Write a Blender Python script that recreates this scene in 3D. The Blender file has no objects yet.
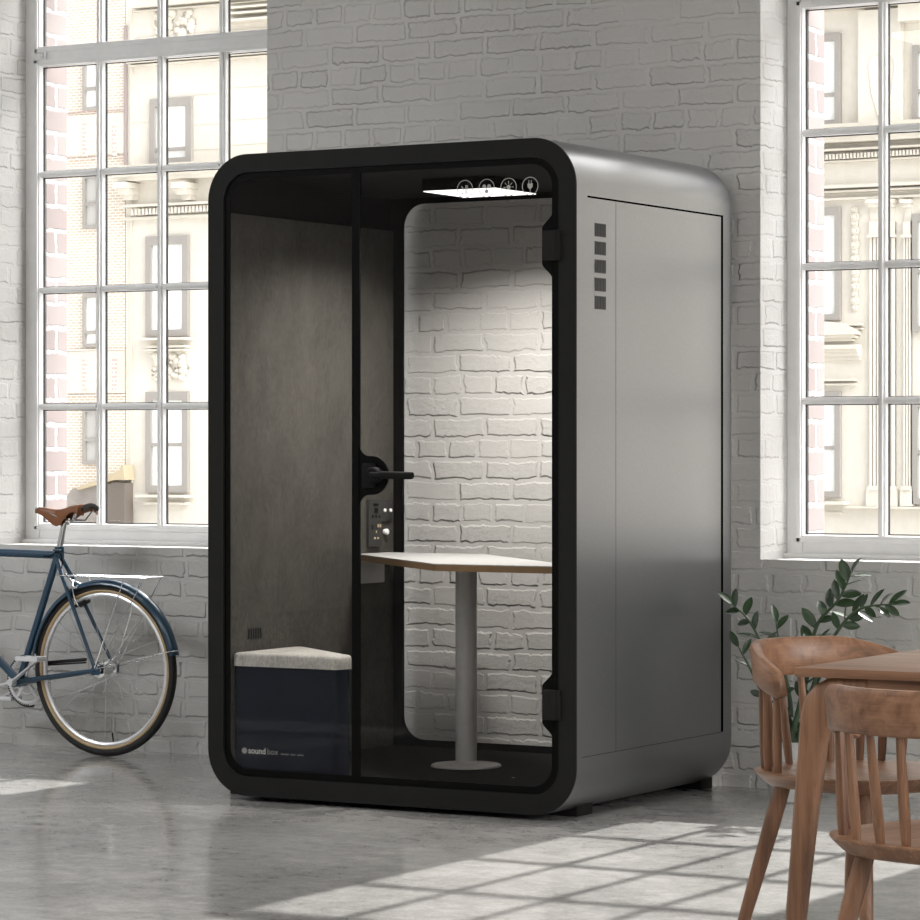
import bpy, bmesh, math, random
from mathutils import Vector, Matrix, Euler
random.seed(7)
PI = math.pi
S = bpy.context.scene
COL = S.collection

# ------------------------------------------------------------------ survey
FPX = 3145.0
CX, CY, HC = 5.5, -10.04, 1.197
YAW = math.atan(1828/3145.0)
FW = (-math.sin(YAW), math.cos(YAW)); RT = (math.cos(YAW), math.sin(YAW))
def at(px, py, Y):
    """point of the plane y=Y surveyed at that spot of the photograph"""
    u = (px-460)/FPX
    dx, dy = FW[0]+u*RT[0], FW[1]+u*RT[1]
    t = (Y-CY)/dy
    return Vector((CX+t*dx, Y, HC-(py-446)/FPX*t))

# ------------------------------------------------------------------ materials
def srgb(*c):
    return tuple(((v/255.0)/12.92 if v/255.0 <= .04045 else ((v/255.0+.055)/1.055)**2.4) for v in c)+(1,)
class NT:
    def __init__(s, name):
        s.m = bpy.data.materials.new(name); s.m.use_nodes = True
        s.t = s.m.node_tree; s.t.nodes.clear()
        s.out = s.n('ShaderNodeOutputMaterial')
        s.b = s.n('ShaderNodeBsdfPrincipled'); s.l(s.b, 0, s.out, 0)
    def n(s, typ, **kw):
        nd = s.t.nodes.new(typ)
        for k, v in kw.items(): setattr(nd, k, v)
        return nd
    def l(s, a, ao, b, bi): s.t.links.new(a.outputs[ao], b.inputs[bi])
    def set(s, **kw):
        for k, v in kw.items(): s.b.inputs[k.replace('_', ' ')].default_value = v
def noise(nt, scale, detail=4, rough=.6, vec=None, dist=0):
    n = nt.n('ShaderNodeTexNoise'); n.inputs['Scale'].default_value = scale
    n.inputs['Detail'].default_value = detail; n.inputs['Roughness'].default_value = rough
    n.inputs['Distortion'].default_value = dist
    if vec is not None: nt.t.links.new(vec, n.inputs['Vector'])
    return n
def mapping(nt, scale=(1,1,1), rot=(0,0,0), coord='Object'):
    tc = nt.n('ShaderNodeTexCoord'); mp = nt.n('ShaderNodeMapping')
    mp.inputs['Scale'].default_value = scale; mp.inputs['Rotation'].default_value = rot
    nt.l(tc, coord, mp, 0); return mp.outputs[0]
def ramp(nt, src, stops):
    r = nt.n('ShaderNodeValToRGB'); nt.t.links.new(src, r.inputs[0])
    e = r.color_ramp.elements
    e[0].position, e[0].color = stops[0]; e[1].position, e[1].color = stops[-1]
    for p, c in stops[1:-1]:
        x = e.new(p); x.color = c
    return r
def math_(nt, op, a, b=None, clamp=False):
    m = nt.n('ShaderNodeMath', operation=op); m.use_clamp = clamp
    for i, v in enumerate((a, b)):
        if v is None: continue
        if isinstance(v, (int, float)): m.inputs[i].default_value = v
        else: nt.t.links.new(v, m.inputs[i])
    return m.outputs[0]
def bump(nt, src, strength, dist, prev=None):
    b = nt.n('ShaderNodeBump'); b.inputs['Strength'].default_value = strength
    b.inputs['Distance'].default_value = dist; nt.t.links.new(src, b.inputs['Height'])
    if prev is not None: nt.t.links.new(prev, b.inputs['Normal'])
    nt.l(b, 0, nt.b, 'Normal'); return b.outputs[0]
def plain(name, col, rough=.5, metal=0, spec=.5, noise_amt=.06, nscale=40, coat=0):
    nt = NT(name); v = mapping(nt)
    n = noise(nt, nscale, 3, .6, v)
    c2 = tuple(min(1, x*(1+noise_amt)) for x in col[:3])+(1,); c1 = tuple(x*(1-noise_amt) for x in col[:3])+(1,)
    r = ramp(nt, n.outputs[0], [(.3, c1), (.7, c2)]); nt.l(r, 0, nt.b, 'Base Color')
    nt.set(Roughness=rough, Metallic=metal); nt.b.inputs['Specular IOR Level'].default_value = spec
    nt.b.inputs['Coat Weight'].default_value = coat
    return nt.m

def painted_brick(name, col, var=.05, strength=1.0, uoff=0.0):
    nt = NT(name)
    tc = nt.n('ShaderNodeTexCoord'); sp = nt.n('ShaderNodeSeparateXYZ'); nt.l(tc, 'Object', sp, 0)
    u = math_(nt, 'ADD', sp.outputs[0], sp.outputs[1])
    u = math_(nt, 'ADD', u, 20.03+uoff)
    v = math_(nt, 'ADD', sp.outputs[2], 4.0)
    wob = noise(nt, 9, 3, .6, tc.outputs['Object'])
    wob2 = noise(nt, 45, 2, .6, tc.outputs['Object'])
    wv = nt.n('ShaderNodeSeparateColor'); nt.l(wob, 1, wv, 0)
    wv2 = nt.n('ShaderNodeSeparateColor'); nt.l(wob2, 1, wv2, 0)
    du = math_(nt, 'MULTIPLY', math_(nt, 'SUBTRACT', wv.outputs[0], .5), .045)
    dv = math_(nt, 'MULTIPLY', math_(nt, 'SUBTRACT', wv.outputs[1], .5), .030)
    du2 = math_(nt, 'MULTIPLY', math_(nt, 'SUBTRACT', wv2.outputs[0], .5), .020)
    dv2 = math_(nt, 'MULTIPLY', math_(nt, 'SUBTRACT', wv2.outputs[1], .5), .018)
    cb = nt.n('ShaderNodeCombineXYZ')
    nt.t.links.new(math_(nt, 'ADD', math_(nt, 'ADD', u, du), du2), cb.inputs[0])
    nt.t.links.new(math_(nt, 'ADD', math_(nt, 'ADD', v, dv), dv2), cb.inputs[1])
    br = nt.n('ShaderNodeTexBrick'); nt.t.links.new(cb.outputs[0], br.inputs['Vector'])
    br.offset = .5; br.squash = .58; br.squash_frequency = 3
    br.inputs['Scale'].default_value = 1; br.inputs['Brick Width'].default_value = .225
    br.inputs['Row Height'].default_value = .078; br.inputs['Mortar Size'].default_value = .0135
    br.inputs['Mortar Smooth'].default_value = .5; br.inputs['Bias'].default_value = 0
    br.inputs['Color1'].default_value = (0,0,0,1); br.inputs['Color2'].default_value = (1,1,1,1)
    br.inputs['Mortar'].default_value = (.5,.5,.5,1)
    brick = math_(nt, 'SUBTRACT', 1.0, br.outputs['Fac'])
    # some bricks are buried in paint, some stand proud
    patch = noise(nt, 1.7, 2, .5, tc.outputs['Object'])
    pr = nt.n('ShaderNodeMapRange'); nt.l(patch, 0, pr, 0)
    pr.inputs[1].default_value = .35; pr.inputs[2].default_value = .65; pr.inputs[3].default_value = .35; pr.inputs[4].default_value = 1.0
    sb = nt.n('ShaderNodeSeparateColor'); nt.l(br, 0, sb, 0)
    amt = math_(nt, 'MULTIPLY', pr.outputs[0], math_(nt, 'ADD', math_(nt, 'MULTIPLY', sb.outputs[0], .9), .25))
    h = math_(nt, 'MULTIPLY', brick, amt)
    rough = noise(nt, 42, 6, .7, tc.outputs['Object'])
    rg = math_(nt, 'MULTIPLY', math_(nt, 'MULTIPLY', rough.outputs[0], .8), math_(nt, 'ADD', math_(nt, 'MULTIPLY', h, 1.0), .25))
    h = math_(nt, 'ADD', h, rg)
    bump(nt, h, strength, .009)
    big = noise(nt, 2.2, 4, .6, tc.outputs['Object'])
    c1 = tuple(x*(1-var) for x in col[:3])+(1,); c2 = tuple(min(1, x*(1+var)) for x in col[:3])+(1,)
    r = ramp(nt, big.outputs[0], [(.3, c1), (.7, c2)]); nt.l(r, 0, nt.b, 'Base Color')
    nt.set(Roughness=.62); nt.b.inputs['Specular IOR Level'].default_value = .35
    return nt.m
def red_brick(name):
    nt = NT(name)
    tc = nt.n('ShaderNodeTexCoord'); sp = nt.n('ShaderNodeSeparateXYZ'); nt.l(tc, 'Object', sp, 0)
    wob = noise(nt, 22, 3, .6, tc.outputs['Object']); wv = nt.n('ShaderNodeSeparateColor'); nt.l(wob, 1, wv, 0)
    u = math_(nt, 'ADD', math_(nt, 'ADD', sp.outputs[0], sp.outputs[1]), math_(nt, 'MULTIPLY', wv.outputs[0], .03))
    v = math_(nt, 'ADD', sp.outputs[2], math_(nt, 'MULTIPLY', wv.outputs[1], .03))
    cb = nt.n('ShaderNodeCombineXYZ')
    nt.t.links.new(math_(nt, 'ADD', u, 20.04), cb.inputs[0]); nt.t.links.new(math_(nt, 'ADD', v, 4), cb.inputs[1])
    br = nt.n('ShaderNodeTexBrick'); nt.t.links.new(cb.outputs[0], br.inputs['Vector'])
    br.inputs['Scale'].default_value = 1; br.inputs['Brick Width'].default_value = .17
    br.inputs['Row Height'].default_value = .1; br.inputs['Mortar Size'].default_value = .011; br.inputs['Mortar Smooth'].default_value = .3
    br.inputs['Color1'].default_value = (.30,.255,.248,1); br.inputs['Color2'].default_value = (.345,.305,.298,1)
    br.inputs['Mortar'].default_value = (.46,.45,.45,1)
    nt.l(br, 0, nt.b, 'Base Color'); nt.set(Roughness=.9)
    bump(nt, math_(nt, 'SUBTRACT', 1.0, br.outputs['Fac']), .6, .01)
    return nt.m
def small_brick(name, c1, c2, mort, w, h, m):
    nt = NT(name)
    tc = nt.n('ShaderNodeTexCoord'); sp = nt.n('ShaderNodeSeparateXYZ'); nt.l(tc, 'Object', sp, 0)
    cb = nt.n('ShaderNodeCombineXYZ')
    nt.t.links.new(math_(nt, 'ADD', math_(nt, 'ADD', sp.outputs[0], sp.outputs[1]), 100.0), cb.inputs[0])
    nt.t.links.new(math_(nt, 'ADD', sp.outputs[2], 20.0), cb.inputs[1])
    br = nt.n('ShaderNodeTexBrick'); nt.t.links.new(cb.outputs[0], br.inputs['Vector'])
    br.inputs['Scale'].default_value = 1; br.inputs['Brick Width'].default_value = w
    br.inputs['Row Height'].default_value = h; br.inputs['Mortar Size'].default_value = m
    br.inputs['Color1'].default_value = c1; br.inputs['Color2'].default_value = c2; br.inputs['Mortar'].default_value = mort
    nt.l(br, 0, nt.b, 'Base Color'); nt.set(Roughness=.9); return nt.m
def concrete(name):
    nt = NT(name); tc = nt.n('ShaderNodeTexCoord'); v = tc.outputs['Object']
    a = noise(nt, 1.1, 6, .62, v, .4); b = noise(nt, 16, 7, .78, v, .2); c = noise(nt, 90, 4, .7, v)
    mp = nt.n('ShaderNodeMapping'); mp.inputs['Scale'].default_value = (1.6, 3.4, 1); mp.inputs['Rotation'].default_value = (0,0,.52); nt.t.links.new(v, mp.inputs[0])
    d = noise(nt, 2.2, 7, .72, mp.outputs[0], .5)
    s = math_(nt, 'ADD', math_(nt, 'MULTIPLY', a.outputs[0], .40), math_(nt, 'MULTIPLY', b.outputs[0], .30))
    s = math_(nt, 'ADD', s, math_(nt, 'MULTIPLY', d.outputs[0], .14)); s = math_(nt, 'ADD', s, math_(nt, 'MULTIPLY', c.outputs[0], .20))
    r = ramp(nt, s, [(.43, (.26,.257,.248,1)), (.52, (.375,.37,.36,1)), (.61, (.47,.465,.45,1))])
    # fine dark aggregate specks
    vo = nt.n('ShaderNodeTexVoronoi'); vo.inputs['Scale'].default_value = 60; nt.t.links.new(v, vo.inputs['Vector'])
    k = nt.n('ShaderNodeMapRange'); nt.l(vo, 'Distance', k, 0); k.inputs[1].default_value = .05; k.inputs[2].default_value = .16; k.inputs[3].default_value = .72; k.inputs[4].default_value = 1
    mx = nt.n('ShaderNodeMix', data_type='RGBA', blend_type='MULTIPLY'); mx.inputs[0].default_value = 1
    nt.l(r, 0, mx, 6); cc = nt.n('ShaderNodeCombineColor')
    for i in range(3): nt.l(k, 0, cc, i)
    nt.l(cc, 0, mx, 7); nt.l(mx, 2, nt.b, 'Base Color')
    rr = nt.n('ShaderNodeMapRange'); nt.t.links.new(math_(nt, 'ADD', math_(nt, 'MULTIPLY', d.outputs[0], .6), math_(nt, 'MULTIPLY', b.outputs[0], .4)), rr.inputs[0])
    rr.inputs[1].default_value = .35; rr.inputs[2].default_value = .65; rr.inputs[3].default_value = .075; rr.inputs[4].default_value = .21
    nt.l(rr, 0, nt.b, 'Roughness'); nt.b.inputs['Specular IOR Level'].default_value = .5
    bump(nt, a.outputs[0], .05, .004)
    return nt.m
def wood(name, axis, c1, c2, c3, rough=.42, flat=False):
    nt = NT(name); sc = [14, 14, 14]; sc[axis] = .9
    v = mapping(nt, tuple(sc))
    n = noise(nt, 1.6, 5, .62, v, .9)
    sc2 = [90, 90, 90]; sc2[axis] = 4
    if flat: sc = [1.2, 1.2, 26]; v = mapping(nt, tuple(sc)); sc2 = [5, 5, 110]
    f = noise(nt, 2.0, 3, .6, mapping(nt, tuple(sc2)))
    s = math_(nt, 'ADD', math_(nt, 'MULTIPLY', n.outputs[0], .75), math_(nt, 'MULTIPLY', f.outputs[0], .25))
    r = ramp(nt, s, [(.36, c1), (.5, c2), (.62, c3)]); nt.l(r, 0, nt.b, 'Base Color')
    nt.set(Roughness=rough); bump(nt, f.outputs[0], .12, .001); return nt.m
def glass(name, tint=(.95,.96,.95,1), f0=.045, rough=0.0):
    """thin pane: clear transmission plus a mirror film after Fresnel"""
    nt = NT(name); nt.t.nodes.remove(nt.b)
    tr = nt.n('ShaderNodeBsdfTransparent'); tr.inputs[0].default_value = tint
    gl = nt.n('ShaderNodeBsdfGlossy'); gl.inputs['Roughness'].default_value = rough
    fr = nt.n('ShaderNodeFresnel'); fr.inputs[0].default_value = 1.45
    # both faces of a thin pane follow the same curve
    geo = nt.n('ShaderNodeNewGeometry')
    vm = nt.n('ShaderNodeVectorMath', operation='DOT_PRODUCT'); nt.l(geo, 'Normal', vm, 0); nt.l(geo, 'Incoming', vm, 1)
    c = math_(nt, 'SUBTRACT', 1.0, math_(nt, 'ABSOLUTE', vm.outputs['Value']))
    p = math_(nt, 'POWER', c, 5.0)
    k = math_(nt, 'ADD', math_(nt, 'MULTIPLY', p, 1-f0), f0)
    nt.t.nodes.remove(fr)
    mx = nt.n('ShaderNodeMixShader'); nt.t.links.new(k, mx.inputs[0]); nt.l(tr, 0, mx, 1); nt.l(gl, 0, mx, 2)
    nt.l(mx, 0, nt.out, 0); return nt.m
def emit(name, col, strength):
    nt = NT(name); nt.b.inputs['Emission Color'].default_value = col; nt.b.inputs['Emission Strength'].default_value = strength
    nt.b.inputs['Base Color'].default_value = (.8,.8,.8,1); return nt.m
def felt(name, col):
    nt = NT(name); v = mapping(nt, (1,1,.6)); n = noise(nt, 120, 5, .75, v); m = noise(nt, 9, 3, .6, v)
    s = math_(nt, 'ADD', math_(nt, 'MULTIPLY', n.outputs[0], .7), math_(nt, 'MULTIPLY', m.outputs[0], .3))
    r = ramp(nt, s, [(.34, tuple(x*.62 for x in col[:3])+(1,)), (.66, tuple(x*1.4 for x in col[:3])+(1,))]); nt.l(r, 0, nt.b, 'Base Color')
    nt.set(Roughness=.95); nt.b.inputs['Specular IOR Level'].default_value = .03; nt.b.inputs['Sheen Weight'].default_value = 0
    bump(nt, n.outputs[0], .12, .002); return nt.m
def stone(name, col):
    nt = NT(name); tc = nt.n('ShaderNodeTexCoord')
    mp = nt.n('ShaderNodeMapping'); mp.inputs['Scale'].default_value = (.9, .9, .25); nt.l(tc, 'Object', mp, 0)
    n = noise(nt, 1.2, 6, .65, mp.outputs[0]); f = noise(nt, 6, 4, .6, tc.outputs['Object'])
    s = math_(nt, 'ADD', math_(nt, 'MULTIPLY', n.outputs[0], .6), math_(nt, 'MULTIPLY', f.outputs[0], .4))
    r = ramp(nt, s, [(.36, tuple(x*.90 for x in col[:3])+(1,)), (.6, col)]); nt.l(r, 0, nt.b, 'Base Color')
    nt.set(Roughness=.9); return nt.m

M = {}
M['wall'] = painted_brick('painted brick', (.56,.55,.535,1), strength=.8)
M['redbrick'] = red_brick('outer red brick')
M['ceiling'] = plain('ceiling plaster', (.55,.54,.52,1), .9)
M['floor'] = concrete('polished concrete')
M['winframe'] = plain('painted window steel', (.80,.80,.80,1), .45, nscale=12, noise_amt=.04)
M['gasket'] = plain('black gasket', (.02,.02,.02,1), .6)
M['winglass'] = glass('window glass', (.985,.985,.985,1), .02)
M['frame'] = plain('matt charcoal lacquer', srgb(27,27,26), .6, spec=.15)
M['black'] = plain('black enamel', (.0022,.0022,.0020,1), .5, spec=.08)
M['blackmatte'] = plain('matt black', (.006,.006,.006,1), .75, spec=.15)
M['lining'] = plain('booth lining', (.006,.0058,.0055,1), .8, spec=.08)
M['shell'] = plain('grey satin metal', (.325,.33,.338,1), .33, metal=1.0, nscale=350, noise_amt=.08)
M['groove'] = plain('shadow gap', (.002,.002,.002,1), .9, spec=0)
M['vent'] = plain('vent mesh', (.055,.055,.053,1), .6)
M['ventslot'] = plain('vent slot', (.022,.022,.021,1), .8)
M['boothglass'] = glass('booth glass', (.93,.928,.922,1), .028)
M['backglass'] = glass('booth rear glass', (.955,.953,.95,1), .03)
M['felt'] = felt('acoustic felt', (.064,.060,.053,1))
M['carpet'] = felt('booth carpet', (.008,.0078,.0074,1))
M['lamp'] = emit('lamp diffuser', (1,.972,.93,1), 1.7)
M['print'] = plain('white print', (.36,.35,.33,1), .6)
M['printdim'] = plain('faint print', (.17,.17,.168,1), .6)
M['navy'] = felt('navy fabric', (.008,.0105,.0175,1))
M['cushion'] = felt('light cushion fabric', (.36,.345,.32,1))
M['tabletop'] = plain('white laminate', (.34,.337,.333,1), .5)
M['ply'] = plain('plywood edge', srgb(120,92,58), .6)
M['greymetal'] = plain('light grey powder coat', (.38,.37,.36,1), .5)
M['panel'] = plain('socket panel', (.022,.0215,.020,1), .6)
M['brass'] = plain('brass contacts', (.6,.47,.3,1), .4, metal=.4)
M['whitepl'] = plain('white plastic', (.8,.79,.77,1), .4)
M['blue'] = plain('petrol blue lacquer', srgb(17,58,82), .28, coat=.4)
M['chrome'] = plain('chrome', (.75,.75,.76,1), .16, metal=1.0, noise_amt=.02)
M['alu'] = plain('aluminium', (.80,.80,.82,1), .35, metal=.55, noise_amt=.02)
M['tyre'] = plain('black rubber', (.012,.012,.012,1), .75)
M['tan'] = plain('tan sidewall', srgb(190,165,128), .7)
M['leather'] = plain('tan leather', srgb(126,78,46), .42, noise_amt=.12)
M['darkleather'] = plain('dark rivet plate', srgb(30,30,31), .7)
M['oak_x'] = wood('oak grain along x', 0, srgb(108,76,55), srgb(136,99,74), srgb(160,122,96))
M['oak_z'] = wood('oak grain upright', 2, srgb(96,66,47), srgb(124,88,64), srgb(146,108,82))
M['oak_b'] = wood('oak bent rail', 0, srgb(100,70,49), srgb(128,91,67), srgb(148,110,84), flat=True)
M['pot'] = plain('pale ceramic', (.52,.52,.51,1), .5)
M['soil'] = plain('soil', (.02,.016,.012,1), .95)
M['leaf'] = plain('plant leaf', srgb(48,68,44), .26, nscale=14, noise_amt=.25)
M['stem'] = plain('plant stem', srgb(58,76,52), .5, nscale=20, noise_amt=.2)
M['stone'] = stone('cream limestone', (.74,.705,.635,1))
M['stone2'] = stone('cream moulding', (.70,.66,.585,1))
M['stain'] = stone('weathered ledge', (.60,.56,.49,1))
M['facframe'] = plain('grey sash frame', (.34,.32,.30,1), .7)
M['facpane'] = plain('drawn white blind behind glass', (.93,.95,.93,1), .25)
M['facdark'] = plain('dim window glass', (.55,.54,.52,1), .3)
M['facbrick'] = small_brick('tan brick', (.58,.47,.37,1), (.64,.54,.44,1), (.80,.775,.73,1), .15, .062, .012)
M['facband'] = stone('pale brick band', (.74,.68,.60,1))
M['facred'] = small_brick('dull red brick', (.54,.42,.38,1), (.60,.48,.44,1), (.74,.70,.66,1), .5, .09, .02)
M['pipe'] = plain('dark downpipe', (.36,.31,.30,1), .8)
M['shed'] = plain('weathered boards', (.30,.275,.255,1), .9, nscale=3, noise_amt=.12)
M['sheddark'] = plain('dark gate boards', (.17,.145,.125,1), .9)
M['tarp'] = plain('tan canvas', (.50,.42,.29,1), .9)
M['street'] = plain('pale paving', (.55,.54,.52,1), .9, nscale=1)

# ------------------------------------------------------------------ mesh kit
W = {}
class MB:
    def __init__(s): s.v = []; s.f = []; s.mi = []; s.cur = 0
    def add(s, vs, fs):
        o = len(s.v); s.v += [tuple(v) for v in vs]
        for f in fs: s.f.append([i+o for i in f]); s.mi.append(s.cur)
        return s
    def box(s, x0, x1, y0, y1, z0, z1, bev=0):
        if x0 > x1: x0, x1 = x1, x0
        if y0 > y1: y0, y1 = y1, y0
        if z0 > z1: z0, z1 = z1, z0
        if not bev:
            vs = [(x, y, z) for x in (x0, x1) for y in (y0, y1) for z in (z0, z1)]
            return s.add(vs, [(0,1,3,2),(4,6,7,5),(0,4,5,1),(2,3,7,6),(0,2,6,4),(1,5,7,3)])
        bm = bmesh.new(); bmesh.ops.create_cube(bm, size=1)
        for v in bm.verts:
            v.co = Vector(((x0+x1)/2+v.co.x*(x1-x0), (y0+y1)/2+v.co.y*(y1-y0), (z0+z1)/2+v.co.z*(z1-z0)))
        bmesh.ops.bevel(bm, geom=bm.edges[:], offset=bev, segments=2, affect='EDGES', profile=.6)
        bm.verts.index_update()
        s.add([v.co[:] for v in bm.verts], [[v.index for v in f.verts] for f in bm.faces]); bm.free(); return s
    def tube(s, pts, rad, seg=12, cap=True, flat=None):
        """round bar through pts; rad a number or list; flat=(a,b) scales the section"""
        pts = [Vector(p) for p in pts]; n = len(pts)
        rs = rad if isinstance(rad, (list, tuple)) else [rad]*n
        up = None; vs = []; fs = []
        for i, p in enumerate(pts):
            d = (pts[min(i+1, n-1)]-pts[max(i-1, 0)]).normalized()
            if up is None:
                a = Vector((0,0,1)) if abs(d.z) < .9 else Vector((0,1,0))
                up = (a-d*a.dot(d)).normalized()
            else: up = (up-d*up.dot(d)).normalized()
            sd = d.cross(up)
            for k in range(seg):
                t = 2*PI*k/seg; a, b = (flat or (1,1))
                vs.append(p+(up*math.cos(t)*a+sd*math.sin(t)*b)*rs[i])
        for i in range(n-1):
            for k in range(seg):
                k2 = (k+1) % seg
                fs.append((i*seg+k, (i+1)*seg+k, (i+1)*seg+k2, i*seg+k2))
        if cap: fs.append(tuple(range(seg))); fs.append(tuple(reversed(range((n-1)*seg, n*seg))))
        return s.add(vs, fs)
    def ring(s, c, r, thick, axis='y', seg=64, sec=10, a0=0, a1=2*PI, flat=(1,1)):
        """torus (or arc of one) about an axis through c"""
        vs = []; fs = []; full = abs(a1-a0-2*PI) < 1e-6
        n = seg if full else seg+1
        for i in range(n):
            t = a0+(a1-a0)*i/seg
            for k in range(sec):
                q = 2*PI*k/sec; rr = r+math.cos(q)*thick*flat[0]; h = math.sin(q)*thick*flat[1]
                if axis == 'y': vs.append((c[0]+rr*math.cos(t), c[1]+h, c[2]+rr*math.sin(t)))
                else: vs.append((c[0]+rr*math.cos(t), c[1]+rr*math.sin(t), c[2]+h))
        for i in range(seg if full else seg):
            j = (i+1) % n
            for k in range(sec):
                k2 = (k+1) % sec
                fs.append((i*sec+k, i*sec+k2, j*sec+k2, j*sec+k))
        return s.add(vs, fs)
    def lathe(s, prof, c, seg=32, axis='z'):
        vs = []; fs = []; n = len(prof)
        for (r, h) in prof:
            r = max(r, .0002)
            for k in range(seg):
                t = 2*PI*k/seg
                if axis == 'z': vs.append((c[0]+r*math.cos(t), c[1]+r*math.sin(t), c[2]+h))
                elif axis == 'y': vs.append((c[0]+r*math.cos(t), c[1]+h, c[2]+r*math.sin(t)))
                else: vs.append((c[0]+h, c[1]+r*math.cos(t), c[2]+r*math.sin(t)))
        for i in range(n-1):
            for k in range(seg):
                k2 = (k+1) % seg; fs.append((i*seg+k, i*seg+k2, (i+1)*seg+k2, (i+1)*seg+k))
        fs.append(tuple(range(seg))); fs.append(tuple(reversed(range((n-1)*seg, n*seg))))
        return s.add(vs, fs)
    def prism(s, poly, lo, hi, axis='z'):
        n = len(poly); P = {'z': lambda a, b, h: (a, b, h), 'y': lambda a, b, h: (a, h, b), 'x': lambda a, b, h: (h, a, b)}[axis]
        vs = [P(a, b, lo) for a, b in poly]+[P(a, b, hi) for a, b in poly]
        fs = [tuple(range(n)), tuple(reversed(range(n, 2*n)))]+[(i, i+n, (i+1) % n+n, (i+1) % n) for i in range(n)]
        return s.add(vs, fs)
    def frame(s, outer, inner, lo, hi):
        """ring plate between two outlines with the same count, standing in an x-z plane"""
        n = len(outer); L = outer+inner
        vs = [(a, lo, b) for a, b in L]+[(a, hi, b) for a, b in L]; fs = []
        for i in range(n):
            j = (i+1) % n
            fs += [(i, j, n+j, n+i), (2*n+i, 3*n+i, 3*n+j, 2*n+j), (i, 2*n+i, 2*n+j, j), (n+i, n+j, 3*n+j, 3*n+i)]
        return s.add(vs, fs)
    def build(s, name, mat, parent=None, smooth=30):
        me = bpy.data.meshes.new(name)
        vs = s.v
        if parent is not None:
            inv = W[parent].inverted(); vs = [inv @ Vector(v) for v in vs]
        me.from_pydata(vs, [], s.f)
        mats = mat if isinstance(mat, (list, tuple)) else [mat]
        for m in mats: me.materials.append(m)
        if len(mats) > 1: me.polygons.foreach_set('material_index', s.mi)
        bm = bmesh.new(); bm.from_mesh(me); bmesh.ops.recalc_face_normals(bm, faces=bm.faces); bm.to_mesh(me); bm.free()
        if smooth:
            me.shade_smooth(); me.set_sharp_from_angle(angle=math.radians(smooth))
        o = bpy.data.objects.new(name, me); COL.objects.link(o)
        if parent is not None: o.parent = parent; W[o] = W[parent]
        else: W[o] = Matrix.Identity(4)
        return o
def tag(o, label=None, cat=None, group=None, kind=None):
    for k, v in (('label', label), ('category', cat), ('group', group), ('kind', kind)):
        if v: o[k] = v
    return o
def thing(name, label, cat, loc=(0,0,0), rz=0, group=None):
    o = bpy.data.objects.new(name, None); COL.objects.link(o); o.empty_display_size = .1
    o.location = loc; o.rotation_euler = (0,0,rz)
    W[o] = Matrix.Translation(loc) @ Matrix.Rotation(rz, 4, 'Z')
    return tag(o, label, cat, group)
def struct(o): o['kind'] = 'structure'; return o
def copy_tree(o, parent=None):
    c = o.copy(); COL.objects.link(c); c.parent = parent
    for ch in list(o.children): copy_tree(ch, c)
    return c
def rrect(x0, x1, z0, z1, r, seg=14):
    pts = []
    for cx, cz, a in ((x1-r, z1-r, 0), (x0+r, z1-r, PI/2), (x0+r, z0+r, PI), (x1-r, z0+r, 1.5*PI)):
        for i in range(seg+1):
            t = a+PI/2*i/seg; pts.append((cx+r*math.cos(t), cz+r*math.sin(t)))
    return pts

# ------------------------------------------------------------------ the room
X0, X1, YB, ZC = -7.0, 8.0, -13.5, 3.9
OPEN = [(-2.53, -1.19), (.88, 2.22)]; ZS, ZT = .80, 3.36
TH, TO = .265, .405
def wall_boxes(mb, y0, y1, opens, zs, zt, xa, xb, za, zb):
    x = xa
    for a, b in opens:
        mb.box(x, a, y0, y1, za, zb); mb.box(a, b, y0, y1, za, zs); mb.box(a, b, y0, y1, zt, zb); x = b
    mb.box(x, xb, y0, y1, za, zb)
mb = MB(); wall_boxes(mb, 0, TH, OPEN, ZS, ZT, X0, X1, 0, ZC)
# hand-trowelled lip along each opening so the arris is not ruler straight
struct(mb.build('wall_back', M['wall'], smooth=0))
mb = MB(); wall_boxes(mb, TH+.002, TO, [(-2.455, -1.265), (.945, 2.155)], .86, 3.28, X0, X1, -3, ZC+.3)
struct(mb.build('wall_exterior', M['redbrick'], smooth=0))
mb = MB().box(X0, X1, YB, .0, -.12, 0); struct(mb.build('floor', M['floor'], smooth=0))
mb = MB().box(X0, X1, YB, TO, ZC, ZC+.2); struct(mb.build('ceiling', M['ceiling'], smooth=0))
mb = MB().box(X0-.2, X0, YB, TO, 0, ZC); struct(mb.build('wall_left', M['wall'], smooth=0))
mb = MB().box(X0-.2, X1+.2, YB-.2, YB, 0, ZC); struct(mb.build('wall_front', M['wall'], smooth=0))
# right wall with two tall openings, added out of view for daylight fill
mb = MB(); mb.box(X1, X1+.2, YB, -11.5, 0, ZC); mb.box(X1, X1+.2, -11.5, -1.2, 0, 1.0); mb.box(X1, X1+.2, -11.5, -1.2, 3.3, ZC); mb.box(X1, X1+.2, -1.2, TO, 0, ZC)
mb.box(X1, X1+.2, -6.6, -6.1, 1.0, 3.3)
struct(mb.build('wall_right', M['wall'], smooth=0))
mb = MB().box(-60, 60, TO+.02, 60, -3.1, -3); struct(mb.build('ground', M['street'], smooth=0))

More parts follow.
